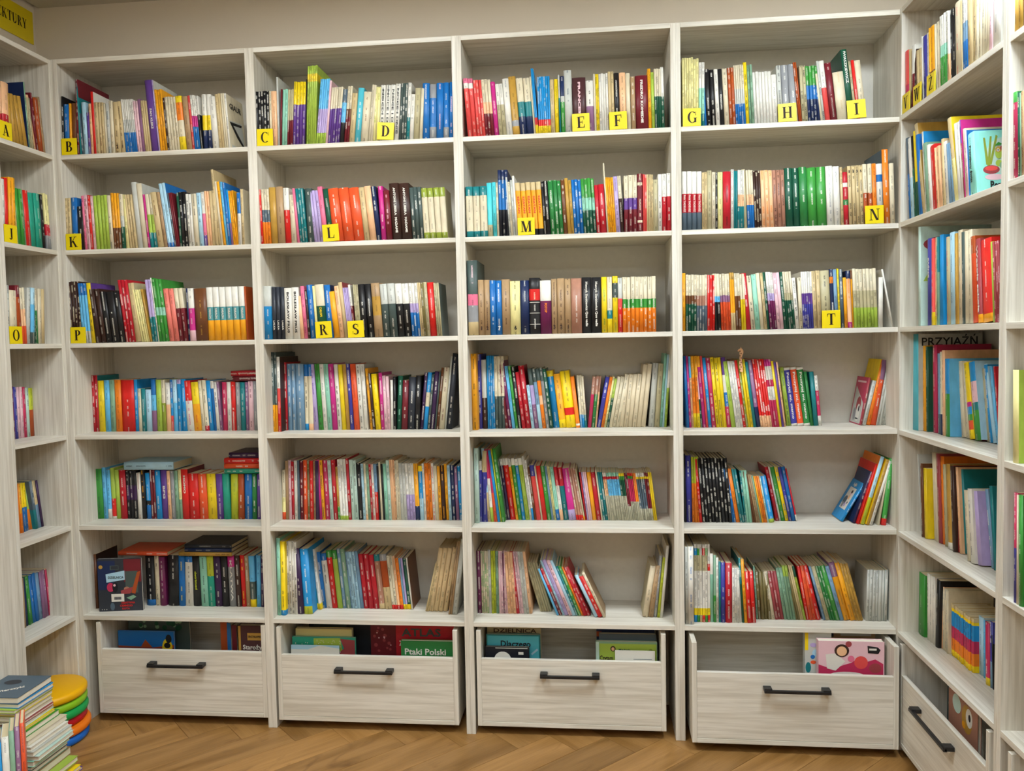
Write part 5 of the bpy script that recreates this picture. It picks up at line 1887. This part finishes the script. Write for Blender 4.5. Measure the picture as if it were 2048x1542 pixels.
face_book('book', 'cream book with a brown title behind the teal one in the third drawer', .214, .338, .014, 'kh', (1.656, .10, zb), texts=[('DZIELNICA', .11, .322, .022, 'dk', .17)], group=G3)
face_book('book', 'cream book at the very back of the left half, third drawer', .214, .352, .012, 'lg', (1.654, .125, zb), group=G3)
face_book('book', 'pale green children\'s book with a small portrait in the third drawer', .235, .300, .018, 'sg', (2.085, .062, zb), prints=[(rect(.0, .012, 0, .298), 'pm'), (rect(.014, .232, .20, .292), 'lm'), (disc(.066, .272, .010, .011), 'dk'), (disc(.066, .271, .006, .007), 'pc'), (disc(.21, .268, .007), 'ol')], texts=[('Mądrala', .11, .268, .013, 'dg', .045), ('Czytam', .04, .235, .025, 'dk', .05)], group=G3)
face_book('brochure', 'white paper booklet in front of the pale green book, third drawer', .152, .272, .004, 'wh', (2.158, .045, zb), prints=[(rect(.07, .14, .238, .240), 'sl')], cat='brochure', group=G3)
face_book('book', 'grey hardback behind the pale green one in the third drawer', .22, .322, .02, 'sl', (2.098, .085, zb), group=G3)
face_book('book', 'navy game box at the back right of the third drawer', .225, .345, .05, 'nv', (2.088, .115, zb), prints=[(rect(0, .02, .3, .32), 'ru')], cat='box', group=G3)
G4 = 'books and games standing in the rightmost back drawer'
face_book('box', 'pink science game box with a black label in the rightmost drawer', .232, .350, .030, 'pi', (2.897, -.022, zb), R(0), 0,
    prints=[([(.0, .2), (.228, .2), (.228, .268), (.20, .285), (.17, .275), (.14, .288), (.115, .27), (.09, .262), (.05, .245), (.0, .262)], 'rp'), (disc(.15, .272, .024), 'co'), (disc(.115, .285, .012), 'pk'), (disc(.20, .252, .022, .018), 'dr'), ([(.025, .30), (.06, .305), (.095, .275), (.06, .24), (.03, .248)], 'wh'), (disc(.082, .315, .026, .024), 'dk'), (disc(.082, .313, .018), 'pc'), (disc(.106, .34, .011), 'dr'),
            ([(.172, .335), (.208, .330), (.218, .320), (.210, .305), (.174, .308)], 'bk'), (rect(.178, .204, .318, .325), 'wh'), (disc(.10, .225, .06, .012), 'wh')], texts=[('Laboratorium', .11, .222, .016, 'dk', .12)], cat='box', group=G4)
face_book('box', 'white game box with coloured figures left of the pink one, rightmost drawer', .095, .372, .030, 'lg', (2.858, .015, zb), prints=[(rect(.0, .012, .3, .37), 'yl'), (disc(.04, .29, .014), 'ic'), (disc(.028, .275, .008), 'bl'), (disc(.03, .255, .010, .007), 'ro'), (disc(.012, .235, .010, .02), 'te'), (disc(.03, .32, .012, .008), 'lp')], cat='box', group=G4)
face_book('box', 'low brown-edged game box behind the pink one in the rightmost drawer', .215, .362, .028, 'tb', (2.905, .048, zb), prints=[(rect(.02, .04, .34, .36), 'rd'), (rect(.05, .065, .34, .36), 'ch'), (rect(.09, .2, .345, .358), 'lg')], cat='box', group=G4)
G5 = 'books standing in the right wall drawer'
def side_face(label, w, h, th, code, yfar, X, prints, texts=()):
    return face_book('book', label, w, h, th, code, (X, yfar, zb), -90, 0, prints, texts, group=G5)
side_face('dark green patterned picture book standing in the right wall drawer', .19, .34, .012, 'gs', -.225, 3.262, dots(.02, .18, .22, .33, 30, 'sg', .006, 21) + dots(.02, .18, .22, .33, 12, 'wh', .003, 22) + [(disc(.12, .25, .02), 'dr')])
side_face('picture book with a cartoon dog in the right wall drawer', .20, .32, .012, 'pb', -.30, 3.236, [(disc(.13, .26, .035, .045), 'gd'), (disc(.145, .27, .022, .03), 'wh'), (disc(.148, .272, .008, .012), 'bk'), (disc(.06, .28, .03, .03), 'pm'), (disc(.11, .235, .012), 'am')])
side_face('blue book at the near end of the right wall drawer', .05, .30, .02, 'cb', -.64, 3.255, [])

# ------------------------------------------------------------------ foam seat discs stacked by the left bookcase
prof0 = [(0, 0), (.128, 0), (.137, .004), (.1405, .012), (.1405, .022), (.137, .0295), (.128, .0335), (0, .0335)]
cols = [('blue', '1468c8', 0, 0, 0, 0), ('orange', 'f07a12', 4.0, 15, .006, .006), ('red', 'c81424', 1.5, 200, -.008, .004), ('green', '12a04c', 2.0, -20, .002, 0), ('lime green', '8cc41e', 2.2, -10, -.003, .003), ('yellow', 'f2b400', 1.2, -60, 0, 0)]
zc = .0008; pt = 0
for nme, hx_, tl, ta, dx, dy in cols:
    md = plain('foam_' + nme.replace(' ', '_'), hx_, .45, .35, .05, 500)
    o = MB().lathe(prof0, 56).build('seat_disc', md, None, smooth=True)
    tl *= .35
    o.matrix_world = Matrix.Translation((-.045 + dx, -.150 + dy, zc + .14 * math.sin(R(abs(tl - pt))) )) @ Matrix.Rotation(R(tl), 4, Vector((math.cos(R(ta)), math.sin(R(ta)), 0)))
    tag(o, '%s round foam seat pad in the stack by the narrow left bookcase' % nme, 'seat pad', 'stacked coloured foam seat pads')
    zc += .0337 + .14 * math.sin(R(abs(tl - pt))) * .5; pt = tl

# ------------------------------------------------------------------ book pile on the floor at the lower left
GP = 'books piled on the floor at the lower left'
def flat_book(label, x0, x1, y0, y1, z, th, code, ang=0, page='w', prints=(), texts=()):
    t = min(.0022, th * .25); w, d = x1 - x0, y1 - y0
    m = MB(); m.box(0, w, 0, d, 0, t); m.box(0, w, 0, d, th - t, th); m.box(0, t, 0, d, t, th - t)
    o = m.build('book', ink_mat(code), None, bevel=.0006)
    o.matrix_world = Matrix.Translation((x0, y0, z)) @ Matrix.Rotation(R(ang), 4, 'Z')
    MB().box(t, w - .002, .002, d - .002, t, th - t).build('pages', M_WPAGE if page == 'w' else M_PAGE, o)
    tag(o, label, 'book', GP)
    for k, (p, c) in enumerate(prints): shape(o, p, c, 'top', k, (0, 0, th))
    for (tx, x, y, s, c, a) in texts: text_mesh('title', tx, s, ink_mat(c), o, (x, y, th + .0008), (0, 0, R(a)), bold=.0006)
    return o
low = [('wh', .014, .225, 'white'), ('pu', .010, .245, 'purple-edged'), ('yl', .014, .250, 'bright yellow'), ('wh', .010, .228, 'white-covered'), ('lm', .018, .235, 'lime green'), ('tb', .026, .205, 'tan'), ('sg', .018, .200, 'sage green'),
       ('gs', .014, .205, 'dark grey-green'), ('mt', .020, .215, 'mint green'), ('pm', .016, .232, 'pale mint'), ('lg', .016, .218, 'light grey'), ('wh', .014, .208, 'white and green'), ('cr', .018, .195, 'cream'), ('gr', .020, .172, 'green')]
z = .0006; q = random.Random(12)
for k, (c, th, xr, nm) in enumerate(low):
    flat_book('%s book lying flat, %s from the floor in the lower left pile' % (nm, ORD[k]), .012, xr, -.575 + q.uniform(-.004, .01), -.372 - q.uniform(0, .02), z, th, c, q.uniform(-1.0, 1.0)); z += th + .0006
up = [('ye', .008, .165, 'yellow'), ('pm', .012, .162, 'pale blue-green'), ('dr', .010, .160, 'dusty red'), ('wh', .014, .158, 'white with a red stripe'), ('kh', .014, .158, 'khaki'), ('ye', .014, .158, 'mustard'), ('lm', .012, .160, 'lime'), ('cb', .016, .166, 'bright blue')]
for k, (c, th, xr, nm) in enumerate(up):
    flat_book('%s book lying flat in the upper part of the floor pile' % nm, .006, xr, -.572 + q.uniform(-.01, .012), -.398 + q.uniform(0, .01), z, th, c, q.uniform(-1.5, 1.5)); z += th + .0006
flat_book('slate blue cover with white lettering, topmost book of the lower left pile', .004, .166, -.578, -.400, z, .022, 'sl', 2, prints=[(disc(.06, .12, .03, .02), 'ch')], texts=[('Wierszyki', .09, .06, .022, 'wh', 35)])
# upright books in front of the pile
GV = 'books standing upright on the floor at the lower left'
vs = [('be', .040, .28), ('cr', .030, .30), ('rd', .016, .275), ('wh', .020, .30), ('dk', .012, .322), ('cb', .016, .295), ('wh', .020, .31), ('sg', .014, .325), ('mv', .014, .335), ('ro', .012, .343)]
RV = R(36); x = .0
for k, (c, w, h) in enumerate(reversed(vs)):
    x -= w + .001
    a = Acc(); book_geo(a, w, h, .115, c, None, rnd, False); o = a.build('book')
    o.matrix_world = Matrix.Translation((.285, -.700, .0004)) @ Matrix.Rotation(RV, 4, 'Z') @ Matrix.Translation((x, 0, 0))
    V = []; F = []; page_geo(V, lambda f, cc: F.append(f), w, h, .115, min(.0022, w * .2), .0015, min(.004, w * .2), lambda p: p)
    m = MB(); m.v = V; m.f = F; m.mi = [0] * 6; m.build('pages', M_PAGE, o)
    tag(o, '%s book standing upright, %s from the right in front of the floor pile' % (COL[c][1], ORD[k]), 'book', GV)
